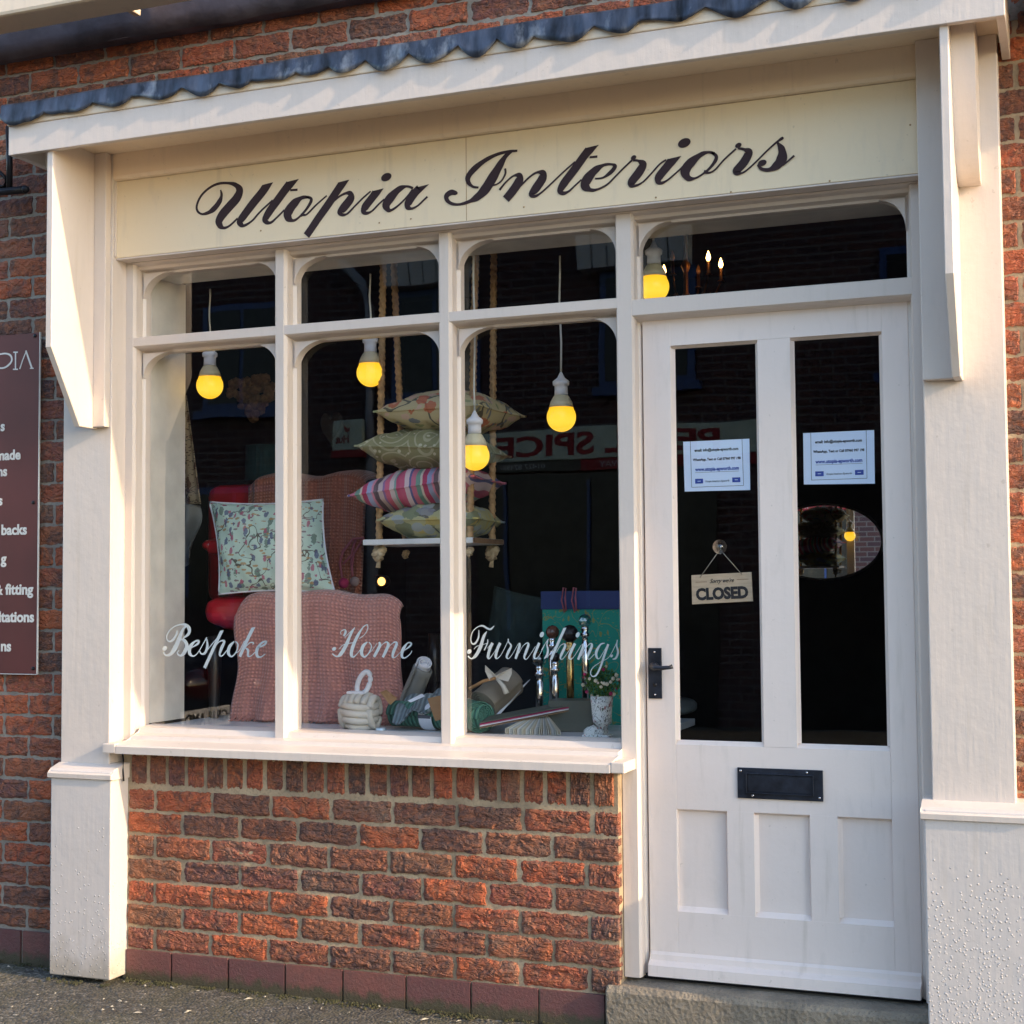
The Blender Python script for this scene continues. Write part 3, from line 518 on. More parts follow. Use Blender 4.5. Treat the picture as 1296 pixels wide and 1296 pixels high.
# ------------------------------------------------------------------ setting
gb = bmesh.new(); bmesh.ops.create_grid(gb, x_segments=2, y_segments=2, size=60)
for v in gb.verts: v.co.z = -.13
g = bmobj('road', gb, M('worn_pale_road', (.13, .115, .095), .9, bs=60, bstr=.6, bd=.01)); g['kind'] = 'structure'
def pav(u, v):
    x = -14 + 34 * u; y = -2.0 + 2.6 * v
    return (x, y, .004 + .006 * math.sin(x * 3) * math.sin(y * 2 + 1))
g = grid('pavement', pav, 60, 30, m_ground); g['kind'] = 'structure'
g = box('kerb', -14, 20, -2.13, -1.995, -.14, .012, m_conc, bev=.008); g['kind'] = 'structure'
g = box('far_pavement', -30, 30, -12, -7.6, -.14, .0, m_ground, bev=0); g['kind'] = 'structure'
# mossy crumbs gathered along the wall foot
V = []; F = []
for i in range(2600):
    x = R_.uniform(-.7, 1.72)
    if math.sin(x * 17) + math.sin(x * 41 + 1) + .6 * math.sin(x * 97) < R_.uniform(-1.2, 1.8): continue
    yb_ = -.052 if x > 0 else (-.135 if x > -.25 else -.005); y = yb_ - abs(R_.gauss(0, .022)); s = R_.uniform(.0015, .005); z = .008; b = len(V)
    for q in ((-1, -1), (1, -1), (1, 1), (-1, 1)): V.append((x + q[0] * s * R_.uniform(.6, 1.3), y + q[1] * s, z))
    V.append((x, y, z + s * 1.4)); F += [(b, b + 1, b + 4), (b + 1, b + 2, b + 4), (b + 2, b + 3, b + 4), (b + 3, b, b + 4)]
o = mesh('moss', V, F, m_moss); o['kind'] = 'stuff'; tag(o, 'thin line of moss and crumbs along the foot of the brick wall', 'moss')
V = []; F = []
for i in range(170):
    x = R_.uniform(-.9, 2.4); y = R_.uniform(-.75, -.06); s = R_.uniform(.002, .0065); a = R_.uniform(0, 3.1); ln = R_.choice((1, 1, 1, 2.6)); b = len(V)
    for q in ((-ln, -.6), (ln, -.5), (ln * .8, .6), (-ln * .9, .5)): V.append((x + s * (q[0] * math.cos(a) - q[1] * math.sin(a)), y + s * (q[0] * math.sin(a) + q[1] * math.cos(a)), .009))
    V.append((x, y, .009 + s * .7)); F += [(b, b + 1, b + 4), (b + 1, b + 2, b + 4), (b + 2, b + 3, b + 4), (b + 3, b, b + 4)]
o = mesh('grit', V, F, M('pale_grit', (.34, .32, .27), .9)); o['kind'] = 'stuff'; tag(o, 'scattered pale grit and chips on the tarmac pavement', 'grit')

# ------------------------------------------------------------------ bricks
def brick_mesh(k, flat=False):
    r = random.Random(k); nx, nz = (5, 3) if flat else (20, 7); V = []; F = []
    cr = [(r.uniform(-.5, .5), r.uniform(-.5, .5), r.gauss(.9, .7), r.uniform(.5, 1.), r.choice((-1, 1))) for _ in range(7)]
    eu = [r.uniform(-.03, .03) for _ in range(8)]; ev = [r.uniform(-.07, .07) for _ in range(8)]
    for j in range(nz + 1):
        for i in range(nx + 1):
            u, v = i / nx, j / nz; ex = (i in (0, nx)); ez = (j in (0, nz)); x = u - .5; z = v - .5
            if flat: V.append((x, 0, z)); continue
            w1 = .035 * math.sin(u * 11 + k) * math.sin(u * 5 + 2 * k); w2 = .012 * math.sin(v * 9 + k)
            z += (w1 + r.uniform(-.03, .03)) * (abs(2 * v - 1) ** 3) * (1 if not ez else 1.2); x += (w2 + r.uniform(-.006, .006)) * (abs(2 * u - 1) ** 5)
            if not (ex or ez): x += r.uniform(-.010, .010); z += r.uniform(-.03, .03)
            y = 0
            for (cx, cz, a, w_, sg) in cr:
                # folded clay: a sharp lip on one side of a wandering line, dying away with distance
                d = (z - cz) * .30 - (x - cx) * .30 * math.tan(min(1.2, max(-1.2, a - .9))) + .02 * math.sin(x * 14 + cx * 9)
                y += sg * .07 * w_ * (1 if d > 0 else -1) * math.exp(-abs(d) * 22) * math.exp(-((x - cx) ** 2) * 9)
            y += r.uniform(-.025, .025)
            if ex or ez: y = y * .4 + .10 + (.08 if (ex and ez) else 0)
            V.append((x, y, z))
    for j in range(nz):
        for i in range(nx): q = j * (nx + 1) + i; F.append((q, q + 1, q + nx + 2, q + nx + 1))
    ring = [i for i in range(nx + 1)] + [j * (nx + 1) + nx for j in range(1, nz + 1)] + [nz * (nx + 1) + i for i in range(nx - 1, -1, -1)] + [j * (nx + 1) for j in range(nz - 1, 0, -1)]
    b = len(V)
    for q in ring: V.append((V[q][0], 1., V[q][2]))
    n = len(ring)
    for i in range(n): F.append((ring[i], b + i, b + (i + 1) % n, ring[(i + 1) % n]))
    me = bpy.data.meshes.new('brick'); me.from_pydata(V, [], F); me.materials.append(m_tile if flat else m_brick); return me
BM = [brick_mesh(k) for k in range(16)]; TM = [brick_mesh(50 + k, True) for k in range(3)]
def put_brick(parent, x0, x1, z0, z1, y, ms=BM, name='brick'):
    o = bpy.data.objects.new(name, R_.choice(ms)); col.objects.link(o); o.parent = parent
    j = 0 if ms is TM else 1
    o.location = ((x0 + x1) / 2, y + j * R_.uniform(-.0025, .003), (z0 + z1) / 2); s = -1 if (R_.random() < .5 and j) else 1
    o.scale = ((x1 - x0) * (1 - j * R_.uniform(0, .025)), .03, z1 - z0)
    if j: o.rotation_euler = (0, R_.uniform(-.008, .008), R_.uniform(-.01, .01))
    return o
def wall(name, label, x0, x1, z0, z1, y, rows, mort, joint=.010):
    t = thing(name, label, 'brick wall', (0, y, 0)); settle_y = y
    o = box('mortar', x0, x1, .0060, .15, z0, z1, mort, t, bev=0)
    for (zb, zt, spans) in rows:
        for a, b in spans: put_brick(t, a, b, zb, zt, 0)
    return t
# stall riser under the window
rows = []
for k in range(7):
    zb = .110 + .0765 * k; st = (k in (1, 3, 5)); xs = [.003 + (0 if st else -.105)] ; sp = []
    x = .003 if st else .003
    w_first = .205 if st else .098
    sp.append((x, x + w_first)); x += w_first + .0125
    while x < 1.70:
        e = min(x + .2055 + R_.uniform(-.004, .004), 1.722)
        if 1.722 - e < .05: e = 1.722
        sp.append((x, e)); x = e + .0115
    rows.append((zb, zb + .0650, sp))
tw = wall('brick_wall', 'low red brick wall under the shop window with a soldier course on top', -.02, 1.7205, .0, .75, -.045, rows, m_mortar)
for k in range(23):
    x = .012 + .0744 * k; put_brick(tw, x, x + .0600, .655 + R_.uniform(-.002, .002), .748, 0)
for a, b in zip((.003, .1835, .4012, .6118, .8187, 1.038, 1.2552, 1.4752), (.1757, .3932, .6038, .8107, 1.03, 1.2472, 1.4672, 1.6748)):
    put_brick(tw, a, b, -.02, .1035, -.006, TM, 'plinth_brick')
# left wall
rows = []; k0 = 0
for k in range(0, 46):
    zb = .056 + .0742 * k
    if zb > 2.99: break
    if k == 0: spans = [(-.70, -.49), (-.475, -.25)]
    elif k % 2: spans = [(-1.308, -1.108), (-1.098, -.888), (-.878, -.668 - .01), (-.668, -.458), (-.448, -.24)]
    else: spans = [(-1.205, -.995), (-.985, -.785), (-.775, -.565), (-.555, -.355), (-.345, -.24)]
    spans = [s for s in spans if not (1.03 < zb < 2.12 and s[0] > -.66 and s[1] < -.42)]
    rows.append((zb, zb + .064, spans))
lw = wall('brick_wall', 'shaded old brick wall left of the shopfront behind the maroon sign plate', -1.6, -.2, .0, 3.30, .0, rows[1:], m_mortarg)
for a, b in ((-1.182, -.957), (-.945, -.712), (-.70, -.475), (-.463, -.25)): put_brick(lw, a, b, .0, .118, -.004, TM, 'plinth_brick')
# upper wall
rows = []
for k, zb in enumerate((3.024, 3.099, 3.174)):
    x = -1.32 + (.0 if k % 2 else .106); sp = []
    while x < 3.1: sp.append((x, x + .2035 + R_.uniform(-.005, .005))); x = sp[-1][1] + .010
    rows.append((zb, zb + .0645, sp))
uw = wall('brick_wall', 'strip of weathered red brickwork above the canopy under the lead gutter', -.95, 3.3, 2.86, 3.30, -.004, rows, m_mortarg)
# right wall
rows = []
for k in range(0, 31):
    zb = .65 + .0742 * k + .02
    spans = [(2.80, 2.872), (2.884, 3.09), (3.10, 3.31)] if k % 2 else [(2.80, 2.935), (2.947, 3.15), (3.16, 3.37)]
    rows.append((zb, zb + .064, spans))
rw = wall('brick_wall', 'narrow strip of orange brickwork right of the white pilaster', 2.8, 4.6, .0, 3.30, .0, rows, m_mortar)
# building mass so light cannot leak
o = box('building', -1.6, 4.6, .16, 6.2, 3.31, 6.5, M('plain_masonry', (.2, .12, .09), .9), None, bev=0); tag(o, 'upper storey of the brick shop building above the gutter', 'building')
g_t = thing('gutter', 'grey lead gutter ledge running above the brickwork', 'gutter', (0, 0, 3.2))
grid('gutter_face', lambda u, v: (-1.0 + 4.2 * u, -.055 - .07 * v - .006 * math.sin(u * 33), .008 + .004 * math.sin(u * 90) + .15 * v), 60, 3, m_grey, g_t, .006)
box('gutter_sole', -1.0, 3.2, -.05, 0.0, .012, .02, m_grey, g_t)
go = thing('eaves_gutter', 'peeling cream painted eaves gutter with a bracket at the top left corner', 'gutter', (0, 0, 0))
box('gutter_trough', -1.2, .6, -.42, -.28, 3.1882, 3.1882+.14, m_soff, go, .012)
prism('gutter_bracket', [(-.42, -.02), (-.13, -.02), (-.13, .06), (-.30, .05), (-.42, .04)], 0.084-.012, 0.084+.012, 'x', m_soff, go, .002).location.z = 3.2441 + .02

# ------------------------------------------------------------------ shopfront
S = thing('shopfront', 'white painted wooden shopfront with pilasters, canopy and arched window panes', 'shopfront', (0, 0, 0))
YP = -.078; YB = -.133; YC = -.34
ZF0, ZF1 = 2.749, 2.845
def pilaster(x0, x1, bx0, bx1, zc, m_low, plank, inner, corb_side):
    p = box('pilaster', x0, x1, YP, .03, zc, 2.80, m_paint, S, .003)
    pl = box('plinth', bx0, bx1, YB, .03, .02, zc - .012, m_low, p, .004)
    prism('plinth_cap', [(YB + .002, zc - .040), (YB - .008, zc - .036), (YB - .009, zc - .022), (YB + .002, zc - .016), (YB + .010, zc - .006), (YP - .004, zc + .006), (YP + .012, zc + .010), (.02, zc + .010), (.02, zc - .040)], bx0 - .009, bx1 + .006, 'x', m_paint, p)
    # bracket plank: deep at the top, tapering back below
    br = prism('bracket', [(YP, 2.80), (-.325, 2.80), (-.325, 2.10), (-.175, 1.853), (YP, 1.853)], plank[0], plank[1], 'x', m_paint, p, .002)
    box('bracket_backing', inner[0], inner[1], -.108, YP, 1.857, 2.80, m_paint, br, .003)
    cx0, cx1 = corb_side; zt, zb_ = 2.80, 2.385 if cx0 > 1 else 2.62
    pr = [(YP, zt), (-.265, zt)] + [(-.255 + .135 * (1 - math.cos(a)), zt - .02 - (zt - zb_ - .02) * math.sin(a)) for a in [i * math.pi / 2 / 22 for i in range(23)]] + [(YP, zb_)]
    prism('corbel', pr, cx0, cx1, 'x', m_paint, br, .0015)
    return p
pl_ = pilaster(-.2495, -.0514, -.2465, -.003, .712, m_paintl, (-.130, -.106), (-.106, -.058), (-.195, -.131))
pr_ = pilaster(2.620, 2.8345, 2.602, 2.868, .712, m_paintb, (2.7035, 2.7265), (2.622, 2.7035), (2.727, 2.786))
# jambs, mullions, head and sill
def moulded_post(name, x0, x1, z0, z1, left=True, right=True, parent=S, w1=.008, w2=.018):
    a = -w1 if left else 0; b = w1 if right else 0; a2 = -w2 if left else 0; b2 = w2 if right else 0
    return prism(name, [(x0, .0), (x1, .0), (x1 + b, .012), (x1 + b, .05), (x1 + b2, .058), (x1 + b2, .088), (x0 + a2, .088), (x0 + a2, .058), (x0 + a, .05), (x0 + a, .012)], z0, z1, 'z', m_paint, parent, .001)
ZW0, ZW1 = .806, 2.412
moulded_post('jamb', -.051, -.0225, .785, 2.43, False, True, w1=.006, w2=.014)
moulded_post('mullion', .5419, .5721, .785, 2.43)
moulded_post('mullion', 1.1369, 1.1675, .785, 2.43)
moulded_post('door_post', 1.7235, 1.7684, .150, 2.43, True, True, w1=.006, w2=.014)
prism('door_post', [(2.590, .0), (2.6195, .0), (2.6195, .088), (2.572, .088), (2.572, .05), (2.584, .046), (2.584, .012)], .150, 2.43, 'z', m_paint, S)
# head under the sign: stepped mouldings
prism('head', [(-.001, 2.436), (.012, 2.4362), (.09, 2.4362), (.09, 2.404), (.058, 2.404), (.055, 2.411), (.03, 2.416), (.026, 2.426), (.006, 2.429), (.0, 2.432)], -.05, 2.6195, 'x', m_paint, S)
# sill
prism('sill', [(-.118, .7605), (-.118, .784), (-.11, .789), (-.035, .800), (-.030, .812), (.012, .818), (.02, .835), (.088, .842), (.088, .7605)], .0, 1.7235, 'x', m_paint, S, .003)
box('sill_end', 1.7235, 1.765, -.118, -.001, .7605, .792, m_paint, S, .003)
box('sill_end', -.05, .0, -.118, -.001, .7605, .792, m_paint, S, .003)
# transoms per bay
ZT0, ZT1 = 2.1445, 2.174
def transom(x0, x1, z0, z1):
    return prism('transom', [(.001, z0), (.001, z1), (.05, z1 + .008), (.058, z1 + .013), (.088, z1 + .013), (.088, z0 - .020), (.058, z0 - .020), (.05, z0 - .012), (.012, z0 - .006)], x0, x1, 'x', m_paint, S, .001)
bays = [(-.0225, .5419), (.5721, 1.1369), (1.1675, 1.7235)]
for a, b in bays: transom(a, b, ZT0, ZT1)
transom(1.7684, 2.590, 2.118, 2.1645)
# arched spandrels, putty and panes
def spandrel(x, z, sx, sz, rx, rz):
    n = 10; arc = [(x + sx * (rx - rx * math.cos(a)), z + sz * (rz - rz * math.sin(a))) for a in [i * math.pi / 2 / n for i in range(n + 1)]]
    # corner at (x,z); quarter-ellipse cut out
    pts = [(x, z)] + [(x + sx * rx * (1 - math.cos(a)), z - sz * rz * (1 - math.sin(a))) for a in [i * math.pi / 2 / n for i in range(n + 1)]]
    return prism('spandrel', pts, .040, .078, 'y', m_paint, S, .0012)
def pane(x0, x1, z0, z1, arcs=True, key=None, rx=.115, rz=.085):
    g_ = box('window_pane', x0, x1, .0815, .0855, z0, z1, m_glass, S, bev=0)
    if arcs: spandrel(x0, z1, 1, 1, rx, rz); spandrel(x1, z1, -1, 1, rx * .75, rz)
    if key: strokes('lettering', key, .0808, m_silver, g_, hair=.0016, ext=.0004, wk=1.12)
    return g_
for i, (a, b) in enumerate(bays):
    a2 = a + (.014 if i == 0 else .018); b2 = b - (.018 if i < 2 else .014)
    pane(a2, b2, .842, ZT0 - .020, True, ('bespoke', 'home', 'furnishings')[i])
    pane(a2, b2, ZT1 + .013, 2.404, True)
pane(1.7824, 2.572, 2.1775, 2.404, True, rx=.10, rz=.095)
# sign board and its frame
sg = box('sign_board', -.0508, 2.6195, -.060, -.04, 2.4425, 2.7075, m_cream, S, .001)
strokes('lettering', 'sign', -.0611, m_text, sg, hair=.005, wk=1.22)
box('board_joint', 1.2568-.0008, 1.2568+.0008, -.0607, -.05, 2.4435, 2.7065, m_rope, sg, 0)
prism('sign_frame', [(-.064, 2.709), (.0, 2.709), (.0, 2.80), (-.0785, 2.80), (-.0785, 2.722), (-.074, 2.712)], -.0510, 2.62, 'x', m_soff, S, .001)
box('sign_bead', -.0510, -.0455, -.070, -.0605, 2.445, 2.708, m_paint, S, .001)
prism('head_soffit', [(-.058, 2.4415), (-.058, 2.4365), (-.002, 2.4365), (-.002, 2.4415)], -.0508, 2.6195, 'x', m_paint, S, .001)
for q_ in ((0.5213, -0.0606, 2.4828),(0.9552, -0.0606, 2.4664),(1.0662, -0.0606, 2.4681),(1.4479, -0.0606, 2.467),(1.8657, -0.0606, 2.4526),(2.0911, -0.0606, 2.4453),(2.3752, -0.0606, 2.4469),(2.6, -0.0606, 2.5808)): lathe('sign_screw', [(.003, 0), (.0025, -.0008)], q_, m_rope, sg, 8, 'y')
box('sign_frame', -.1139-.0, -.050, -.002, .03, 2.462, 2.733, m_paint, S, .002) if False else None
# canopy
cn = box('soffit', -.274, 2.8610, YC + .022, .0, 2.800, 2.812, m_soff, S, .001)
fx0, fx1 = -.275, 2.8665
box('fascia', fx0, fx1, YC, YC + .022, ZF0, ZF1, m_paint, S, .002)
box('fascia_return', fx1 - .022, fx1, YC + .0225, -.001, ZF0 + .001, ZF1, m_paint, S, .002)
box('fascia_return', fx0, fx0 + .022, YC + .0225, -.001, ZF0 + .001, ZF1, m_paint, S, .002)
box('canopy_roof', fx0, fx1, YC + .002, .0, ZF1 + .0005, ZF1 + .02, m_soff, S, .001)
box('cornice', fx0 - .004, fx1 + .004, YC - .003, YC + .02, ZF1 + .001, ZF1 + .058, m_soff, S, .004)
# scalloped lead flashing
V = []; F = []; nx = 420; x0, x1 = -.30, 2.88
rr = random.Random(3); ph = [rr.uniform(-.25, .25) for _ in range(40)]; am = [rr.uniform(.55, 1.45) for _ in range(40)]
LX = [x0]
while LX[-1] < x1 + .01: LX.append(LX[-1] + .150 * rr.uniform(.72, 1.28))
for i in range(nx + 1):
    x = x0 + (x1 - x0) * i / nx; k = max(q_ for q_ in range(len(LX) - 1) if LX[q_] <= x + 1e-9); f = (x - LX[k]) / (LX[k + 1] - LX[k])
    drop = .026 * am[k] * math.sin(math.pi * f) ** .8 + .006 * math.sin(x * 41)
    bul = .010 * math.sin(x * 23 + 1) + .006 * math.sin(x * 57); zt = 2.914 + .003 * math.sin(x * 9)
    bul *= .5; V += [(x, .0, 2.992), (x, -.20, 2.957), (x, YC - .002, zt + .006), (x, YC - .008, zt), (x, YC - .009 + bul * .3, zt - .02), (x, YC - .010 - abs(bul) * .6, zt - .030 - drop * .5), (x, YC - .012 - abs(bul) * (.4 + math.sin(math.pi * f)), zt - .036 - drop)]
for i in range(nx):
    for j in range(6): F.append((i * 7 + j, i * 7 + j + 1, (i + 1) * 7 + j + 1, (i + 1) * 7 + j))
mm, tt_, pp_ = m_lead, m_lead.node_tree, m_lead.node_tree.nodes['Principled BSDF']; src_ = pp_.inputs['Base Color'].links[0].from_socket
ox = mix(tt_, ramp(tt_, noise(tt_, coords(tt_, (1, 1, .5)), 9, 5, .65), [(.56, 0.), (.70, .75)]), src_, (.30, .33, .36)); tt_.links.new(ox, pp_.inputs['Base Color'])
lf = mesh('lead_flashing', V, F, m_lead, S, True); md = lf.modifiers.new('s', 'SOLIDIFY'); md.thickness = .0035; md.offset = 1
# inner lining and window board
wl = box('window_lining', -.0225, -.008, .0885, .30, .842, 2.415, m_lin, S, .001)
box('window_lining', -.0075, 2.60, .0885, .235, 2.405, 2.420, m_lin, S, .001)
wb = box('window_board', -.008, 1.722, .0885, .90, .808, .832, m_board, S, .002)
# second corner trims: drip from sill, rusty hinge cup hook at left end
tube('door_hook', [(-.012, -.06, .757), (.004, -.075, .735), (.004, -.078, .70), (.006, -.076, .665)], .003, m_black, S)

# ------------------------------------------------------------------ shop interior shell
I = thing('shop_interior', 'dark unlit shop interior behind the display window and door', 'room', (0, 0, 0))
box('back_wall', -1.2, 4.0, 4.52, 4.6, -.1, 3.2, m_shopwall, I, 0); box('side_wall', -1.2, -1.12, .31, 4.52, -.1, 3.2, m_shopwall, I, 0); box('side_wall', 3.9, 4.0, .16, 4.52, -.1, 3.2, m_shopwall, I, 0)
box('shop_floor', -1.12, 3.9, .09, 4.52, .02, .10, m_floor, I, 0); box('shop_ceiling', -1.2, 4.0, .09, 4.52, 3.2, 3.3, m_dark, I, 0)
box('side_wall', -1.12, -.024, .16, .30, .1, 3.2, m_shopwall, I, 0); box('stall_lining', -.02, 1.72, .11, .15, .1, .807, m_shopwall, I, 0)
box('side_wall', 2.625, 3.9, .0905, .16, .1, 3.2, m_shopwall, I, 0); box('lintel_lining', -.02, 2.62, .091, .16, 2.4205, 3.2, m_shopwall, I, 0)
# oval mirror on the back wall
mc = (1.6126, 4.5, 1.5575)
mt = thing('oval_mirror', 'oval wall mirror reflecting the window, seen through the right door pane', 'mirror', (mc[0], 4.5, mc[2]))
lathe('mirror_glass', [(.001, -.012), (.335, -.012), (.335, -.004)], (0, 0, 0), m_mirror, mt, 48, 'y', False, (1, .64))
lathe('mirror_frame', [(.336, -.006), (.338, -.018), (.350, -.018), (.352, 0.)], (0, 0, 0), M('grey_mirror_edge', (.25, .25, .27), .3, .6), mt, 48, 'y', True, (1, .65))

# ------------------------------------------------------------------ door
DR = thing('shop_door', 'grey white panelled shop door with two tall glass panes', 'door', (2.18, .05, .151))
def D(name, x0, x1, y0, y1, z0, z1, m=m_door, bev=.002, par=None):
    return box(name, x0 - 2.18, x1 - 2.18, y0 - .05, y1 - .05, z0 - .151, z1 - .151, m, par or DR, bev)
gx = (1.8745, 2.1385, 2.2345, 2.4965); gz = (.832, 2.026); dx0, dx1 = 1.7875, 2.5715
D('stile', dx0, gx[0], .05, .086, .155, 2.1085); D('stile', gx[3], dx1, .05, .086, .155, 2.1085); D('mid_stile', gx[1], gx[2], .0502, .086, gz[0] + .0005, gz[1] - .0005, bev=.0003)
D('top_rail', gx[0], gx[3], .0501, .086, gz[1], 2.1085, bev=.0003); D('lock_rail', gx[0], gx[3], .0501, .086, 0.6418, gz[0], bev=.0003)
px = [(1.8619, 2.026), (2.1052, 2.2674), (2.3457, 2.508)]
pz = (0.3414, 0.6418)
D('bottom_rail', gx[0], gx[3], .0501, .086, .155, pz[0], bev=.0003)
prev = gx[0]
for a, b in px:
    if a - prev > .003: D('muntin', prev, a, .0502, .086, pz[0] + .0001, pz[1] - .0001, bev=.0003)
    D('panel', a + .0005, b - .0005, .068, .08, pz[0] + .0005, pz[1] - .0005, bev=0)
    # sloping bead round each panel
    for (q0, q1, z0, z1, ax_) in ((a, b, pz[0], pz[0] + .013, 'h'), (a, b, pz[1] - .008, pz[1], 'h2'), (a, a + .011, pz[0] + .013, pz[1] - .008, 'v'), (b - .006, b, pz[0] + .013, pz[1] - .008, 'v2')):
        if ax_ == 'h': poly = [(.053 - .05, z0 - .151), (.0679 - .05, z1 - .151), (.0679 - .05, z0 - .151)]
        elif ax_ == 'h2': poly = [(.053 - .05, z1 - .151), (.0679 - .05, z0 - .151), (.0679 - .05, z1 - .151)]
        if ax_[0] == 'h': prism('bead', poly, q0 - 2.18, q1 - 2.18, 'x', m_door, DR, 0)
        else:
            poly = [(q0 - 2.18, .003), (q1 - 2.18, .0179), (q0 - 2.18, .0179)] if ax_ == 'v' else [(q1 - 2.18, .003), (q0 - 2.18, .0179), (q1 - 2.18, .0179)]
            prism('bead', poly, z0 - .151, z1 - .151, 'z', m_door, DR, 0)
    prev = b
if gx[3] - prev > .003: D('muntin', prev, gx[3], .0502, .086, pz[0] + .0001, pz[1] - .0001, bev=.0003)
panes_d = []
for a, b in ((gx[0], gx[1]), (gx[2], gx[3])):
    g_ = D('glass_pane', a + .001, b - .001, .070, .074, gz[0] + .001, gz[1] - .001, m_glass, 0)
    panes_d.append(g_)
    for (q0, q1, z0, z1) in ((a, b, gz[0], gz[0] + .012), (a, b, gz[1] - .008, gz[1])):
        top = z0 > 1; poly = [(.004, (z1 if top else z0) - .151), (.0198, (z0 if top else z1) - .151), (.0198, (z1 if top else z0) - .151)]
        prism('glazing_bead', poly, q0 - 2.18, q1 - 2.18, 'x', m_door, DR, 0)
    for s, q in ((1, a), (-1, b)):
        poly = [(q - 2.18, .004), (q + s * .010 - 2.18, .0198), (q - 2.18, .0198)]; prism('glazing_bead', poly, gz[0] + .012 - .151, gz[1] - .008 - .151, 'z', m_door, DR, 0)
# weather board
prism('weather_board', [(-.001, .0), (-.036, .004), (-.034, .035), (-.010, .046), (-.008, .062), (-.001, .070)], dx0 + .002 - 2.18, dx1 - .002 - 2.18, 'x', m_door, DR, .002)
# letter plate
lx0, lx1 = 2.06 - 2.18, 2.3075 - 2.18; lz0, lz1 = 0.6828 - .151, 0.7713 - .151
lp = box('letter_plate', lx0, lx1, -.007, .0, lz0, lz1, m_iron, DR, .0015)
fl = box('letter_flap', lx0 + .0295, lx1 - .0295, -.0088, -.0072, lz0 + .0195, lz1 - .0185, m_iron, lp, .001)
for sx, sz in ((lx0 + .01, lz1 - .009), (lx1 - .045, lz1 - .008), (lx0 + .045, lz0 + .009), (lx1 - .01, lz0 + .01)): lathe('screw', [(.0035, 0), (.003, -.0018), (.001, -.002)], (sx, -.007, sz), m_chrome, lp, 8, 'y')
for q in ((lx0 + .026, lx1 - .026, lz1 - .0175, lz1 - .0145), (lx0 + .026, lx1 - .026, lz0 + .0150, lz0 + .0185), (lx0 + .0255, lx0 + .029, lz0 + .0186, lz1 - .0176), (lx1 - .029, lx1 - .0255, lz0 + .0186, lz1 - .0176)): box('plate_ridge', q[0], q[1], -.0135, -.0072, q[2], q[3], m_iron, lp, .001)
# lever handle on its back plate
hx0, hx1 = 1.7941 - 2.18, 1.8357 - 2.18; hz0, hz1 = 0.9664 - .151, 1.1173 - .151
hp = box('handle_plate', hx0, hx1, -.006, .0, hz0, hz1, m_iron, DR, .0015)
hc = ((hx0 + hx1) / 2, 1.063 - .151)
lathe('lever_boss', [(.013, 0), (.013, -.012), (.010, -.03), (.006, -.034)], (hc[0], -.006, hc[1]), m_iron, hp, 16, 'y')
tube('lever', [(hc[0], -.036, hc[1]), (hc[0] + .012, -.045, hc[1] - .002), (hc[0] + .035, -.048, hc[1] - .003), (hc[0] + .055, -.046, hc[1] - .001), (hc[0] + .064, -.042, hc[1] + .002)], .007, m_iron, hp, 10, rs=[.009, .008, .0065, .0058, .007])
lathe('keyhole', [(.006, 0), (.006, -.002)], (hc[0], -.006, hc[1] - .055), m_black, hp, 12, 'y')
for zz in (hz0 + .012, hz1 - .012): lathe('screw', [(.003, 0), (.0025, -.0015)], (hc[0], -.006, zz), m_chrome, hp, 8, 'y')
# doorstep
st = prism('doorstep', [(-.062, -.1), (-.068, .120), (-.055, .136), (.3, .146), (.3, -.1)], 1.683, 2.640, 'x', m_conc, None, .004); tag(st, 'worn concrete doorstep below the shop door', 'doorstep')
box('threshold', 1.7700, 2.5720, .045, .09, .1385, .1545, m_black, S, .001)

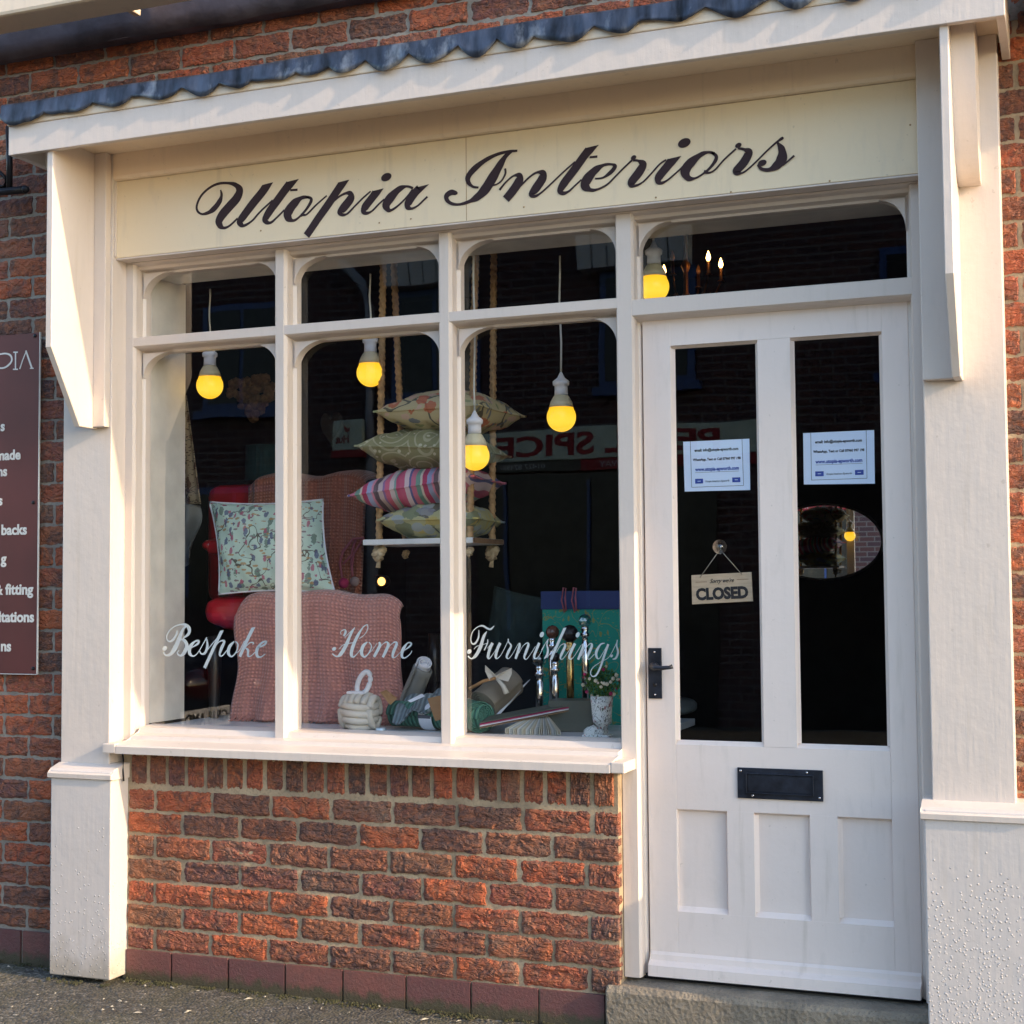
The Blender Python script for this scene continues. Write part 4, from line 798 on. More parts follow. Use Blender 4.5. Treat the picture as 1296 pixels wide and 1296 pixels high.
# ------------------------------------------------------------------ notices and closed sign
def notice(label, a, b, c, d):
    # a top-left, b top-right, c bottom-right, d bottom-left  (x,z)
    t = thing('paper_notice', label, 'notice', ((d[0] + c[0]) / 2, .0672, (d[1] + c[1]) / 2), 'printed notices taped inside the door glass')
    ox, oz = t.location.x, t.location.z
    bmv = [(p[0] - ox, 0, p[1] - oz) for p in (d, c, b, a)]; bm = bmesh.new(); A = [bm.verts.new(v) for v in bmv]; B = [bm.verts.new((v[0], .0004, v[2])) for v in bmv]
    bm.faces.new(A); bm.faces.new(B[::-1]); [bm.faces.new((A[i], B[i], B[(i + 1) % 4], A[(i + 1) % 4])) for i in range(4)]; bmesh.ops.recalc_face_normals(bm, faces=bm.faces)
    bmobj('sheet', bm, m_paper, t)
    W = b[0] - a[0]; H = a[1] - d[1]; tl = math.atan2(b[1] - a[1], b[0] - a[0])
    def q(u, v): return (a[0] + (b[0] - a[0]) * u + (d[0] - a[0]) * v - ox, -.0006, a[1] + (b[1] - a[1]) * u + (d[1] - a[1]) * v - oz)
    for s, u, v, h, wd, m, bo in (('email: info@utopia-epworth.com', .5, .21, .0085, .66, m_ink, .03), ('WhatsApp, Text or Call 07960 997 198', .5, .395, .0075, .72, m_ink, .03), ('www.utopia-epworth.com', .5, .60, .011, .66, m_blue, .03), ('Utopia Interiors Epworth', .5, .83, .006, .36, m_ink, 0.)):
        text('print_line', s, q(u, v), h, m, t, wd * W, 'CENTER', bold=bo, tilt=tl, ext=.0002)
    def line(u0, v0, u1, v1, w_=.0011):
        p, r = Vector(q(u0, v0)), Vector(q(u1, v1)); d_ = (r - p).normalized(); n_ = Vector((-d_.z, 0, d_.x)) * w_ / 2
        mesh('print_rule', [p - n_, r - n_, r + n_, p + n_], [(0, 1, 2, 3)], m_ink, t)
    line(.11, .0, .11, .92); line(.89, .0, .89, .92); line(.11, .92, .89, .92); line(.17, .63, .83, .63, .0008)
    for u in (.225, .785):
        p0, p1, p2, p3 = q(u - .06, .85), q(u + .06, .85), q(u + .06, .755), q(u - .06, .755); lg = mesh('blue_logo', [p0, p1, p2, p3], [(0, 1, 2, 3)], m_blue, t); mesh('logo_rule', [(p0[0] * .7 + p1[0] * .3, -.0009, (p0[2] + p2[2]) / 2 - .0008), (p0[0] * .3 + p1[0] * .7, -.0009, (p0[2] + p2[2]) / 2 - .0008), (p0[0] * .3 + p1[0] * .7, -.0009, (p0[2] + p2[2]) / 2 + .0008), (p0[0] * .7 + p1[0] * .3, -.0009, (p0[2] + p2[2]) / 2 + .0008)], [(0, 1, 2, 3)], m_paper, t)
    return t
notice('printed contact notice taped inside the left door pane', (1.9035, 1.7363), (2.1052, 1.7369), (2.1051, 1.5844), (1.9062, 1.5859))
notice('printed contact notice taped inside the right door pane', (2.2639, 1.7461), (2.4674, 1.7459), (2.4664, 1.5911), (2.2634, 1.5955))
# glass must stay in front of the paper: move both sheets behind it
for o in col.objects:
    if o.name.startswith('paper_notice'): o.location.y = .0756
cx_, _, cz_ = (2.0156, 0.078, 1.2933)
cs = thing('closed_sign', 'small wooden hanging sign reading CLOSED in the left door pane', 'sign', (cx_, .0772, cz_))
a_ = (1.9224 - cx_, 1.3342 - cz_); b_ = (2.1041 - cx_, 1.3416 - cz_); c_ = (2.1073 - cx_, 1.2554 - cz_); d_ = (1.9235 - cx_, 1.2467 - cz_)
prism('sign_plate', [d_, c_, b_, a_], .0, .004, 'y', m_wood, cs, .0008)
tl = math.atan2(b_[1] - a_[1], b_[0] - a_[0])
text('lettering', 'CLOSED', (.0, -.0008, d_[1] + .017), .034, m_ink, cs, .158, 'CENTER', bold=.05, tilt=tl)
text('lettering', "Sorry we're", (.0, -.0008, a_[1] - .023), .013, m_ink, cs, .074, 'CENTER', bold=.005, shear=.5, tilt=tl)
for s in (-1, 1): mesh('rule', [(s * .045, -.0008, a_[1] - .018 + s * .003), (s * .08, -.0008, a_[1] - .018 + s * .004), (s * .08, -.0008, a_[1] - .0165 + s * .004), (s * .045, -.0008, a_[1] - .0165 + s * .003)], [(0, 1, 2, 3)] if s > 0 else [(3, 2, 1, 0)], m_shelf, cs)
hk = (2.0105 - cx_, 1.4179 - cz_)
for s, e in ((-1, (1.9489 - cx_, 1.3268 - cz_)), (1, (2.0757 - cx_, 1.3349 - cz_))): tube('cord', [(hk[0], .002, hk[1] - .008), (e[0], -.001, e[1])], .0012, m_clay, cs, 6)
sc_ = thing('suction_hook', 'clear suction cup hook holding the closed sign', 'hook', (hk[0] + cx_, .0775, hk[1] + cz_))
lathe('suction_cup', [(.0215, -.001), (.019, .002), (.008, .008), (.005, .012)], (0, 0, 0), m_clear, sc_, 24, 'y'); tube('hook', [(0, .010, 0), (0, .014, -.004), (0, .012, -.018), (0, .004, -.02)], .002, m_white, sc_)

# ------------------------------------------------------------------ maroon sign plate on the left wall
pt = thing('sign_plate', 'maroon enamel sign plate with white lettering on the left brick wall', 'sign', (-.5, -.02, 1.013))
def rel(o, L):
    o.location = o.location - Vector(L); return o
PL = (-.5, -.02, 1.013)
rel(box('plate', -.632, -.3995, -.0225, -.0175, 1.013, 2.2165, m_maroon, pt, .001), PL)
rel(box('plate_edge', -.3995, -.3965, -.0235, -.0165, 1.012, 2.2175, m_platetx, pt, .0005), PL); rel(box('plate_edge', -.632, -.3995, -.0235, -.0165, 1.0105, 1.0128, m_platetx, pt, .0005), PL)
rel(strokes('lettering', 'plate', -.0235, m_platetx, pt, hair=.0022, ext=.0006), PL)
for s, xx, yy, hh in (('s', 6, 545, .030), ('made', 26, 581, .030), ('ns', 9, 602, .030), ('s', 3, 639, .030), ('backs', 34, 676, .031), ('g', 8, 713, .031), ('& fitting', 42, 752, .033), ('ltations', 43, 787, .033), ('ns', 14, 824, .033)):
    pass
def ptx(s, p, h): rel(text('lettering', s, (p[0], -.0235, p[2]), h, m_platetx, pt, None, 'RIGHT', bold=.032), PL)
ptx('s', (-0.5467, -0.0235, 1.8742), .036); ptx('made', (-0.4762, -0.0235, 1.7698), .036); ptx('ns', (-0.5343, -0.0235, 1.7129), .036); ptx('s', (-0.5538, -0.0235, 1.6095), .036); ptx('backs', (-0.4456, -0.0235, 1.5033), .037)
ptx('g', (-0.5338, -0.0235, 1.4015), .037); ptx('& fitting', (-0.4159, -0.0235, 1.2919), .038); ptx('ltations', (-0.4114, -0.0235, 1.1951), .038); ptx('ns', (-0.5093, -0.0235, 1.0923), .038)
for q in ((-0.4193, -0.0235, 2.2056), (-0.4195, -0.0235, 1.6141), (-0.4129, -0.0235, 1.0325)): rel(lathe('fixing_screw', [(.007, 0), (.006, -.003), (.001, -.004)], (q[0], -.0226, q[2]), m_black, pt, 10, 'y'), PL)
# wrought iron bracket at the far left
ib = thing('iron_bracket', 'black wrought iron sign bracket at the left edge under the canopy', 'bracket', (-0.4741, -.1, 2.7161))
def W(q): return (q[0] - ib.location.x, q[1] - ib.location.y, q[2] - ib.location.z)
tube('bar', [W(q) for q in ((-0.4783, -0.1, 2.9431), (-0.4734, -0.1, 2.8293), (-0.4721, -0.1, 2.7218))], .011, m_black, ib); tube('arm', [W(q) for q in ((-0.6531, -0.1, 2.7126), (-0.5133, -0.1, 2.7121), (-0.4102, -0.1, 2.7095))], .014, m_black, ib)
tube('scroll', [W(q) for q in ((-0.5628, -0.1, 2.777), (-0.5143, -0.1, 2.7829), (-0.4863, -0.1, 2.7572), (-0.4928, -0.1, 2.7297), (-0.5274, -0.1, 2.7277))], .008, m_black, ib); lathe('finial', [(.012, 0), (.016, .006), (.01, .018), (.002, .024)], W((-0.4102, -0.1, 2.7095)), m_black, ib, 10, 'x')

# ------------------------------------------------------------------ pendant bulbs
def pendant(p, label, top=2.40):
    t = thing('pendant_lamp', label, 'pendant lamp', (p[0], p[1], p[2]), 'glowing globe bulbs hanging in the window')
    r = .0485
    lathe('bulb', [(.002, -r)] + [(r * math.cos(a), r * math.sin(a)) for a in [-1.35 + i * .19 for i in range(11)]] + [(.040, .0315), (.034, .042)], (0, 0, 0), m_bulb, t, 28)
    lathe('bulb_neck', [(.0405, .0318), (.036, .050), (.026, .068), (.0225, .072)], (0, 0, 0), m_hold, t, 24)
    lathe('lamp_holder', [(.0225, .0725), (.0215, .090), (.022, .104), (.027, .106), (.028, .118), (.024, .122), (.013, .130), (.007, .142), (.003, .150)], (0, 0, 0), m_white, t, 24)
    H = top - p[2]
    tube('flex', [(.003 * math.sin(k * .9 + p[0] * 9) * math.sin(k * .39), 0, .148 + (H - .148) * k / 8) for k in range(9)], .0035, m_cord, t, 6)
    return t
PY = .33
pendant((0.0755, 0.33, 2.0447), 'leftmost glowing globe pendant, above the red leather chair'); pendant((0.7271, 0.33, 2.0514), 'glowing globe pendant in front of the rope of the hanging shelf')
pendant((1.4278, 0.33, 1.8619), 'glowing globe pendant hanging alone near the door post'); pendant((1.1655, 0.215, 1.7348), 'lowest glowing globe pendant, in front of the striped cushion stack')
pendant((1.7498, 0.33, 2.2697), 'glowing globe pendant seen through the fanlight above the door', 2.60); pendant((0.0213, 1, 2.0845), 'glowing globe pendant further back, half hidden by the first mullion', 2.9)

# ------------------------------------------------------------------ hanging shelf with ropes
sx0, sx1 = 0.71, 1.1196; sz = 1.4515
HS = thing('hanging_shelf', 'white hanging shelf on four jute ropes holding a stack of cushions', 'shelf', ((sx0 + sx1) / 2, .43, sz))
def H(p): return (p[0] - HS.location.x, p[1] - HS.location.y, p[2] - HS.location.z)
o = box('shelf_board', H((sx0, 0, 0))[0], H((sx1, 0, 0))[0], -.13, .15, 0, .019, m_shelfw, HS, .002); o2 = box('shelf_end', H((sx1 + .0005, 0, 0))[0], H((sx1 + .004, 0, 0))[0], -.128, .148, .001, .018, m_shelf, HS, 0)
def rope(top, bot, kr=.0105):
    n = 230; a, b = Vector(H(top)), Vector(H(bot)); tube('rope', [a.lerp(b, i / n) for i in range(n + 1)], .0112, m_rope, HS, 12, twist=.40)
    k = Vector((b.x, b.y, -.028))
    kn = [k + Vector((.017 * math.cos(q * 2.3), .014 * math.sin(q * 1.7), .018 * math.cos(q * 1.1 + 1))) for q in [i * .35 for i in range(20)]]
    tube('knot', [k + (q_ - k) * (kr / .0105) for q_ in kn], kr, m_knot, HS, 10, twist=.5); 
    if kr > .01: tube('frayed_end', [k + Vector((0, 0, -.02)), k + Vector((-.004, 0, -.05))], .006, m_knot, HS, rs=[.006, .009])
rope((0.7774, 0.33, 2.4415), (sx0 + .045, .335, sz + .01)); rope((0.7256, 0.52, 2.5001), (sx0 + .05, .54, sz + .01), .006); rope((1.1257, 0.33, 2.443), (sx1 - .025, .335, sz + .01), .006); rope((1.1085, 0.54, 2.4981), (sx1 - .03, .55, sz + .01))

# ------------------------------------------------------------------ cushions
def pillow(name, w_, h_, t_, mat, label, cat='cushion', group=None, pipe=None, seed=0, ex=.5):
    r = random.Random(seed); n = 26; V = []; F = []; ph = [r.uniform(0, 6) for _ in range(6)]
    def P(u, v, s):
        x = w_ / 2 * u * (1 - .075 * (1 - v * v)); z = h_ / 2 * v * (1 - .075 * (1 - u * u))
        e = max(0, (1 - u * u)) ** ex * max(0, (1 - v * v)) ** ex; c = min(1., 6 * min(1 - abs(u), 1 - abs(v)))
        y = t_ / 2 * e + c * .006 * (math.sin(9 * u + ph[0]) * math.sin(7 * v + ph[1]) + .6 * math.sin(21 * u + ph[2] + 5 * v)); return (x, s * y, z)
    for s in (-1, 1):
        b = len(V)
        for j in range(n + 1):
            for i in range(n + 1): V.append(P(-1 + 2 * i / n, -1 + 2 * j / n, s))
        for j in range(n):
            for i in range(n):
                q = b + j * (n + 1) + i; f = (q, q + 1, q + n + 2, q + n + 1); F.append(f if s < 0 else f[::-1])
    o = mesh(name, V, F, mat, None, True); tag(o, label, cat, group)
    ring = [P(-1 + 2 * i / n, -1, 1) for i in range(n)] + [P(1, -1 + 2 * i / n, 1) for i in range(n)] + [P(1 - 2 * i / n, 1, 1) for i in range(n)] + [P(-1, 1 - 2 * i / n, 1) for i in range(n)]
    tube('piping', ring, .0038, pipe or mat, o, 6, True); return o
SG = 'cushions stacked on the hanging shelf'
def lay(o, p, rz, rx=0, ry=0): o.rotation_mode = 'XYZ'; o.rotation_euler = (rad(90 + rx), rad(ry), rad(rz)); o.location = p; return o
zs = sz + .019
# rotation: pillow lies flat; seams at the middle height
lay(pillow('cushion', .355, .34, .15, m_flo4, 'yellow and green patterned cushion at the bottom of the shelf stack', group=SG, seed=1), (0.9487, .44, zs + .063), 6)
lay(pillow('cushion', .455, .38, .16, m_stripe, 'pink striped cushion, second from the bottom of the shelf stack', group=SG, seed=2), (0.8982, .44, zs + .176), 5, ry=-7)
lay(pillow('cushion', .435, .38, .16, m_dots, 'olive cushion with white dots, second from the top of the shelf stack', group=SG, seed=3), (0.9201, .44, zs + .308), 2, ry=3)
lay(pillow('cushion', .40, .38, .16, m_flo1, 'cream cushion with orange flowers on top of the shelf stack', group=SG, seed=4), (0.984, .44, zs + .436), -4)

# ------------------------------------------------------------------ red chair with pink throws
CY = .62
CH = thing('leather_chair', 'red leather armchair draped with pink throws behind the window', 'armchair', (0.3529, .62, .832))
def hrel(o): o.location = o.location - CH.location; return o
bx0, bx1 = -0.2938, 0.4058; bz = 1.7269
def rbox(name, x0, x1, y0, y1, z0, z1, mat, r=.04): return hrel(box(name, x0, x1, y0, y1, z0, z1, mat, CH, r, 5))
rbox('backrest', bx0, bx1 - .05, .86, .98, 1.25, bz, m_red, .05)
rbox('seat', -0.009, 0.5856-.02, .40, .84, 1.17, 1.275, m_red, .05)
hrel(ball('arm_pad', (-0.0315, 0.6, 1.4692), .052, m_red, CH, (.95, 2.6, .62))); hrel(box('arm_pad', 0.0281-.065, 0.0281+.03, .47, .80, 1.4334, 1.4896, m_red, CH, .024, 5))
hrel(lathe('arm_spindle', [(.012, 0), (.022, .02), (.012, .04), (.016, .09), (.026, .12), (.014, .15), (.024, .17), (.026, .19)], (0.0316, .5, 1.4393-.185), m_black_wood, CH, 16))
hrel(ball('seat_roll', (0.0834, 0.5, 1.218), .092, m_red, CH, (1., 1.1, .72)))
for lx in (0.0276, 0.7238):
    for ly in (.44, .82): hrel(lathe('leg', [(.014, 0), (.018, .03), (.026, .2), (.022, .3)], (lx + (.02 if ly > .5 else 0), ly, .832), m_black_wood, CH, 12))
# throws
tx0, tx1 = 0.1677, 0.828; tz = 1.2866; W_ = tx1 - tx0 - .01
def throw1(u, v):
    # v: 0 bottom front hem .. .78 top front edge .. 1 back of seat ; u across
    x = tx0 + W_ * u; c = abs(2 * u - 1) ** 12; rise = .006 * math.sin(u * 5) + .007 * math.sin(u * 13 + 1); fold = (.007 * math.sin(u * 21) + .005 * math.sin(u * 37 + 2)) * (1.6 - v)
    if v < .72: q = v / .72; z = .838 + (tz - .048 * c - .036 - .838) * q; y = .365 + 1.5 * fold * (1 - q * .6) + .012 * math.sin(q * 5) - .02 * (1 - q) ** 3; x += .006 * math.sin(q * 9) * (1 if u > .5 else -1) + (-.012 if u < .5 else .0) * (1 - q) ** 2 * (1 - u) * 2
    elif v < .82: a = (v - .72) / .10 * math.pi / 2; z = tz - .048 * c - .036 + .036 * math.sin(a); y = .365 + fold * .4 + .036 * (1 - math.cos(a))
    else: q = (v - .82) / .18; z = tz - .048 * c + .006 * math.sin(q * 7) + .0 * q; y = .401 + .36 * q; x = tx0 + W_ * (u * (1 - .46 * q)) + .03 * q
    return (x, y, z + (rise if v > .6 else rise * v / .6))
th = grid('throw', throw1, 70, 70, m_waffle, None, .006); tag(th, 'dusty pink waffle throw hanging over the chair seat to the window board', 'throw')
V = []; F = []
for i in range(230):
    x = tx0 - .01 + R_.random() * (W_ + .02); l = R_.uniform(.02, .05); y = .355 + R_.uniform(-.004, .008); b = len(V); dx = R_.uniform(-.02, .02)
    V += [(x - .0016, y, .85), (x + .0016, y, .85), (x + dx + .0013, y - l * .7, .8335), (x + dx - .0013, y - l * .7, .8335), (x, y + .002, .853), (x + dx, y - l * .7 + .001, .836)]; F += [(b, b + 1, b + 2, b + 3), (b, b + 3, b + 5, b + 4), (b + 1, b + 4, b + 5, b + 2)]
fr = mesh('fringe', V, F, m_waffle, th); fr['kind'] = 'stuff'
ux0, ux1 = -0.0615, 0.4592; uz = 1.734 + .03
def throw2(u, v):
    x = ux0 + (ux1 - ux0) * u; f = .010 * math.sin(u * 31 + 2 * v) + .006 * math.sin(u * 57); c = abs(2 * u - 1) ** 5 * .03
    if v < .8: q = v / .8; z = 1.27 + (uz - .03 - c - 1.27) * q; y = .815 + f - .03 * (1 - q)
    else: a = (v - .8) / .2 * math.pi / 2; z = uz - .03 - c + .03 * math.sin(a) + .012 * math.sin(u * 9); y = .815 + f * .6 + .15 * (1 - math.cos(a))
    return (x, y, z)
t2 = grid('throw', throw2, 60, 50, m_waffled, None, .006); tag(t2, 'terracotta pink throw draped over the back of the red chair', 'throw')
mcx, _, mcz = (0.2546, 0.46, 1.4579)
mp_ = pillow('cushion', .45, .355, .15, m_mint, 'mint green cushion with birds and flowers leaning on the red chair', pipe=m_white, seed=9, ex=.5)
for v_ in mp_.data.vertices: v_.co.x -= .22 * v_.co.z
for c_ in [q for q in col.objects if q.parent == mp_]:
    for v_ in c_.data.vertices: v_.co.x -= .22 * v_.co.z
mp_.rotation_euler = (rad(-14), rad(0), rad(8)); mp_.location = (mcx, .46, mcz)
# tieback with pompoms
TB = thing('curtain_tieback', 'pink beaded curtain tieback with two felt balls on the chair', 'tieback', (0.4225, 0.74, 1.3028))
def TR(q): return tuple(Vector(q) - TB.location)
ball('felt_ball', TR((0.4582, 0.64, 1.3234)), .0195, m_mag, TB); ball('felt_ball', TR((0.4939, 0.66, 1.329)), .0185, m_greyf, TB)
tube('cord', [TR(q) for q in ((0.4148, 0.71, 1.3446), (0.3891, 0.74, 1.402), (0.3921, 0.76, 1.4444), (0.4258, 0.78, 1.4926), (0.4729, 0.78, 1.4947))], .005, m_pinkr, TB, 8, twist=.7); tube('cord', [TR(q) for q in ((0.4582, 0.71, 1.3501), (0.4395, 0.74, 1.4013), (0.4326, 0.76, 1.4498), (0.4359, 0.78, 1.4864))], .005, m_pinkr, TB, 8, twist=.7); tube('cord', [TR(q) for q in ((0.4696, 0.78, 1.4948), (0.4445, 0.75, 1.4374), (0.448, 0.73, 1.3891))], .004, m_pinkr, TB, 8, twist=.7); tube('cord', [TR(q) for q in ((0.4078, 0.73, 1.3956), (0.4411, 0.75, 1.4374))], .004, m_pinkr, TB, 8)
# spot lamp
sl = thing('spot_lamp', 'small lit round spot lamp beside the pink throw', 'spot lamp', (0.4868, 0.9, 1.3294))
lathe('lamp_body', [(.012, .05), (.024, .03), (.027, -.004), (.024, -.006)], (0, 0, 0), m_black, sl, 20, 'y'); lathe('lamp_lens', [(.001, -.008), (.0165, -.008), (.0165, -.0065)], (0.003, 0, 0), M('lit_lens', (.9, .6, .2), .4, emit=(1., .55, .12), es=1.), sl, 20, 'y'); tube('lamp_bail', [(-.04, .02, .02), (-.02, .01, .025), (0, .01, .022)], .003, m_chrome, sl)

# ------------------------------------------------------------------ things on the window board
BZ = .8325
# knotted doorstop
kc = (0.7504, 0.2, 0.9214); kr = .062
KD = thing('knot_doorstop', 'pale knotted rope ball doorstop with a loop handle', 'doorstop', (kc[0], .20, BZ))
kz = kr * .93; ball('core', (0, 0, kz), kr * .88, m_knit, KD)
strand = []
for i, q in enumerate((-.046, -.024, -.002, .020)):
    rr_ = math.sqrt(max(.0003, kr * kr - q * q)) * .97; strand.append(tube('strand', [(rr_ * math.cos(a) * .93, rr_ * math.sin(a), kz + q + .003 * math.sin(2 * a)) for a in [k * 2 * math.pi / 36 for k in range(36)]], .0125, m_knit, KD, 8, True))
for i, q in enumerate((-.03, -.01, .011, .032)):
    rr_ = math.sqrt(kr * kr - q * q) * 1.0; strand.append(tube('strand', [(q, -rr_ * math.cos(a), kz + rr_ * math.sin(a)) for a in [.55 + k * 2.1 / 16 for k in range(17)]], .0118, m_knit, KD, 8))
for s in (-1, 1):
    for q in (-.014, .004): rr_ = kr * .80; strand.append(tube('strand', [(s * (kr * .86 + q * .2), rr_ * math.cos(a) * .75, kz + rr_ * math.sin(a) * .95) for a in [k * 2 * math.pi / 30 for k in range(30)]], .011, m_knit, KD, 8, True))
tube('loop_handle', [(.018 + .022 * math.cos(a) + .012 * math.sin(a) , -.01, kz + kr + .034 + .038 * math.sin(a)) for a in [k * 2 * math.pi / 24 for k in range(24)]], .009, m_wroll if False else m_white, KD, 8, True)
box('loop_band', -.035, .03, -.035, .0, kz + kr - .002, kz + kr + .008, m_white, KD, .003)
tl_ = lathe('tealight', [(.0165, 0), (.017, .002), (.017, .013), (.0155, .0135), (.015, .011), (.001, .011)], (0, 0, 0), M('tin_tealight', (.6, .7, .75), .3, .4), None, 24); tl_.location = (0.861, .13, BZ); tag(tl_, 'small silver tealight beside the knotted doorstop', 'tealight')
# rolled cloths
def roll(name, p0, p1, r, turns, mat, label, cat='rolled cloth', n=30, wrap=None):
    p0, p1 = Vector(p0), Vector(p1); d = (p1 - p0).normalized(); a = d.cross(Vector((0, 0, 1))).normalized(); b = d.cross(a); V = []; UV = []; F = []; m = int(turns * n); rows_ = 9
    for k in range(m + 1):
        t = 2 * math.pi * k / n; rr_ = r * (.10 + .90 * (k / m)) * (1 + .02 * math.sin(3 * t + k * .02))
        for e in range(rows_):
            q = e / (rows_ - 1); c = p0.lerp(p1, q); V.append(c + (a * math.cos(t) + b * math.sin(t)) * rr_ * (1 - .03 * math.sin(q * 9))); UV.append((q, k / m * turns * .4))
    for k in range(m):
        for e in range(rows_ - 1): F.append((k * rows_ + e, k * rows_ + e + 1, (k + 1) * rows_ + e + 1, (k + 1) * rows_ + e))
    V = [v - p0 for v in V]; o = mesh(name, V, F, mat, None, True, UV); o.location = p0; s = o.modifiers.new('s', 'SOLIDIFY'); s.thickness = .0035
    tag(o, label, cat); return o
r1 = roll('rolled_cloth', (0.8433, .27, BZ + .048), (1.2131, .19, BZ + .048), .044, 5, m_teal_knit, 'teal green knitted throw rolled up with a paper band')
L0 = r1.location
def band(f0, f1, r, mat, name='paper_band', par=r1, d=None):
    q0, q1 = Vector((0, 0, 0)).lerp(d, f0), Vector((0, 0, 0)).lerp(d, f1); dd = d.normalized(); a = dd.cross(Vector((0, 0, 1))).normalized(); b = dd.cross(a); V = []; n = 30
    for q in (q0, q1):
        for k in range(n): t = 2 * math.pi * k / n; V.append(q + (a * math.cos(t) + b * math.sin(t)) * r)
    return mesh(name, V, [(k, (k + 1) % n, n + (k + 1) % n, n + k) for k in range(n)], mat, par, True)
d1 = Vector((1.2131 - 0.8433, -.08, 0))
band(.36, .50, .0485, m_white, d=d1); band(.355, .49, .0492, M('grey_band_print', (.1, .11, .14), .7), 'band_print', d=d1).scale = (1, 1, .55)
r2 = roll('rolled_cloth', (0.8174, .40, BZ + .03), (0.9103, .36, 1.0281), .034, 4, m_wroll, 'grey wool cloth rolled up leaning behind the teal roll')
r3 = roll('rolled_cloth', (0.8787, .39, 0.9941), (0.9207, .35, 1.0498), .026, 3, m_white, 'white paper core roll sticking out behind the teal roll', 'roll')
def scarf(u, v):
    x = 0.881 + (.21 * u); y = .31 - .14 * v; z = BZ + .092 + .040 * u + .014 * math.sin(u * 14 + v * 3) + .010 * math.sin(v * 11 + u * 4) - .045 * v * v - .01 * (1 - u); return (x, y, z)
o = grid('scarf', scarf, 30, 24, m_bluegrey, None, .005); tag(o, 'crumpled blue grey linen scarf lying on the teal roll', 'scarf')
def flat_tag(name, P4, mat, label):
    V = [Vector(p) for p in P4]; c = sum(V, Vector()) / len(V); n_ = (V[1] - V[0]).cross(V[3] - V[0]).normalized() * .0012
    o = mesh(name, [v - c - n_ for v in V] + [v - c + n_ for v in V], [(0, 1, 2, 3), (7, 6, 5, 4), (0, 4, 5, 1), (1, 5, 6, 2), (2, 6, 7, 3), (3, 7, 4, 0)], mat); o.location = c; tag(o, label, 'paper tag'); return o
flat_tag('paper_tag', ((0.829, 0.19, 0.9577), (0.8523, 0.19, 0.966), (0.8832, 0.21, 0.9364), (0.8618, 0.2, 0.9158)), m_tag, 'brown paper tag between the doorstop and the teal roll')
flat_tag('paper_tag', ((1.0268, 0.135, 0.9447), (1.0856, 0.135, 0.9586), (1.0984, 0.13, 0.8858), (1.0566, 0.13, 0.8721)), m_tag, 'brown paper tag hanging over the teal roll')
flat_tag('paper_tag', ((0.9538, 0.14, 0.9352), (1.0003, 0.15, 0.9585), (1.0115, 0.15, 0.951), (0.9651, 0.14, 0.9303)), m_white, 'cream ribbon label on the blue grey scarf')
r4 = roll('rolled_cloth', (1.1922, .17, BZ + .052), (1.0242, .34, BZ + .052), .050, 7, m_teal_knit, 'teal knitted roll whose spiral end faces the third pane')
r5 = roll('rolled_cloth', (1.1678, .27, 0.9144), (1.2256, .38, 0.9887), .056, 6, m_beige_roll, 'stone coloured linen roll tied with a bow')
BW = thing('fabric_bow', 'stone linen bow tied round the beige roll', 'bow', (1.2212, 0.25, 0.9967))
def BR(q): return tuple(Vector(q) - BW.location)
for pts in (((1.2213, 0.25, 1.007), (1.1866, 0.24, 1.038), (1.2031, 0.24, 1.0125)), ((1.2213, 0.25, 1.007), (1.2769, 0.25, 1.0308), (1.2657, 0.25, 1.0076))):
    V = []; 
    q = [Vector(BR(p)) for p in pts]; mesh('bow_loop', [q[0], q[1] + Vector((0, 0, .010)), q[1] - Vector((0, 0, .010)), q[2] - Vector((0, .004, .012)), q[0] + Vector((0, -.01, .008))], [(0, 4, 1), (0, 1, 2), (0, 2, 3)], m_knit, BW).modifiers.new('s', 'SOLIDIFY').thickness = .003
tube('bow_tail', [BR(p) for p in ((1.2213, 0.25, 1.007), (1.25, 0.24, 0.9824), (1.2609, 0.24, 0.957))], .006, m_knit, BW, 6, rs=[.004, .008, .010]); tube('bow_strap', [BR(p) for p in ((1.2213, 0.25, 1.007), (1.1827, 0.235, 0.997), (1.1342, 0.23, 0.9708))], .006, m_tag, BW, 6)
# board under the beige roll
flat_tag('pattern_book', ((1.1956, 0.27, 0.884), (1.2754, 0.4, 0.9882), (1.284, 0.4, 0.9936), (1.2107, 0.26, 0.8672)), m_white, 'white edged board propped under the beige roll')['category'] = 'board'
# fan of fabric samples
fp = Vector((1.3583, 0.34, 0.9208)); FS = thing('sample_book', 'fanned out fabric sample book lying open on the window board', 'sample book', (fp.x, fp.y, BZ))
cols = [M('sample_leaf_%s' % n_, c, .8) for n_, c in (('cream', (.66, .63, .50)), ('grey', (.48, .50, .47)), ('white', (.74, .75, .72)), ('sand', (.56, .49, .36)))]
NS = 26
for i in range(NS):
    f = i / (NS - 1); ex = 1.2962 + (1.4645 - 1.2962) * f; ey = .135 + .045 * f * f; h = .030 - .022 * abs(f - .1)
    a = Vector((0, 0, .062)); e = Vector((ex - fp.x, ey - fp.y, .002)); b = Vector((-.004 + .006 * f, -.012, .030))
    mesh('sample_leaf', [b, e, e + Vector((0, 0, .012 + h * .3)), a + Vector((-.02 + .02 * f, -.01, 0))], [(0, 1, 2, 3)], cols[(i * 7) % 4], FS).modifiers.new('s', 'SOLIDIFY').thickness = .0022
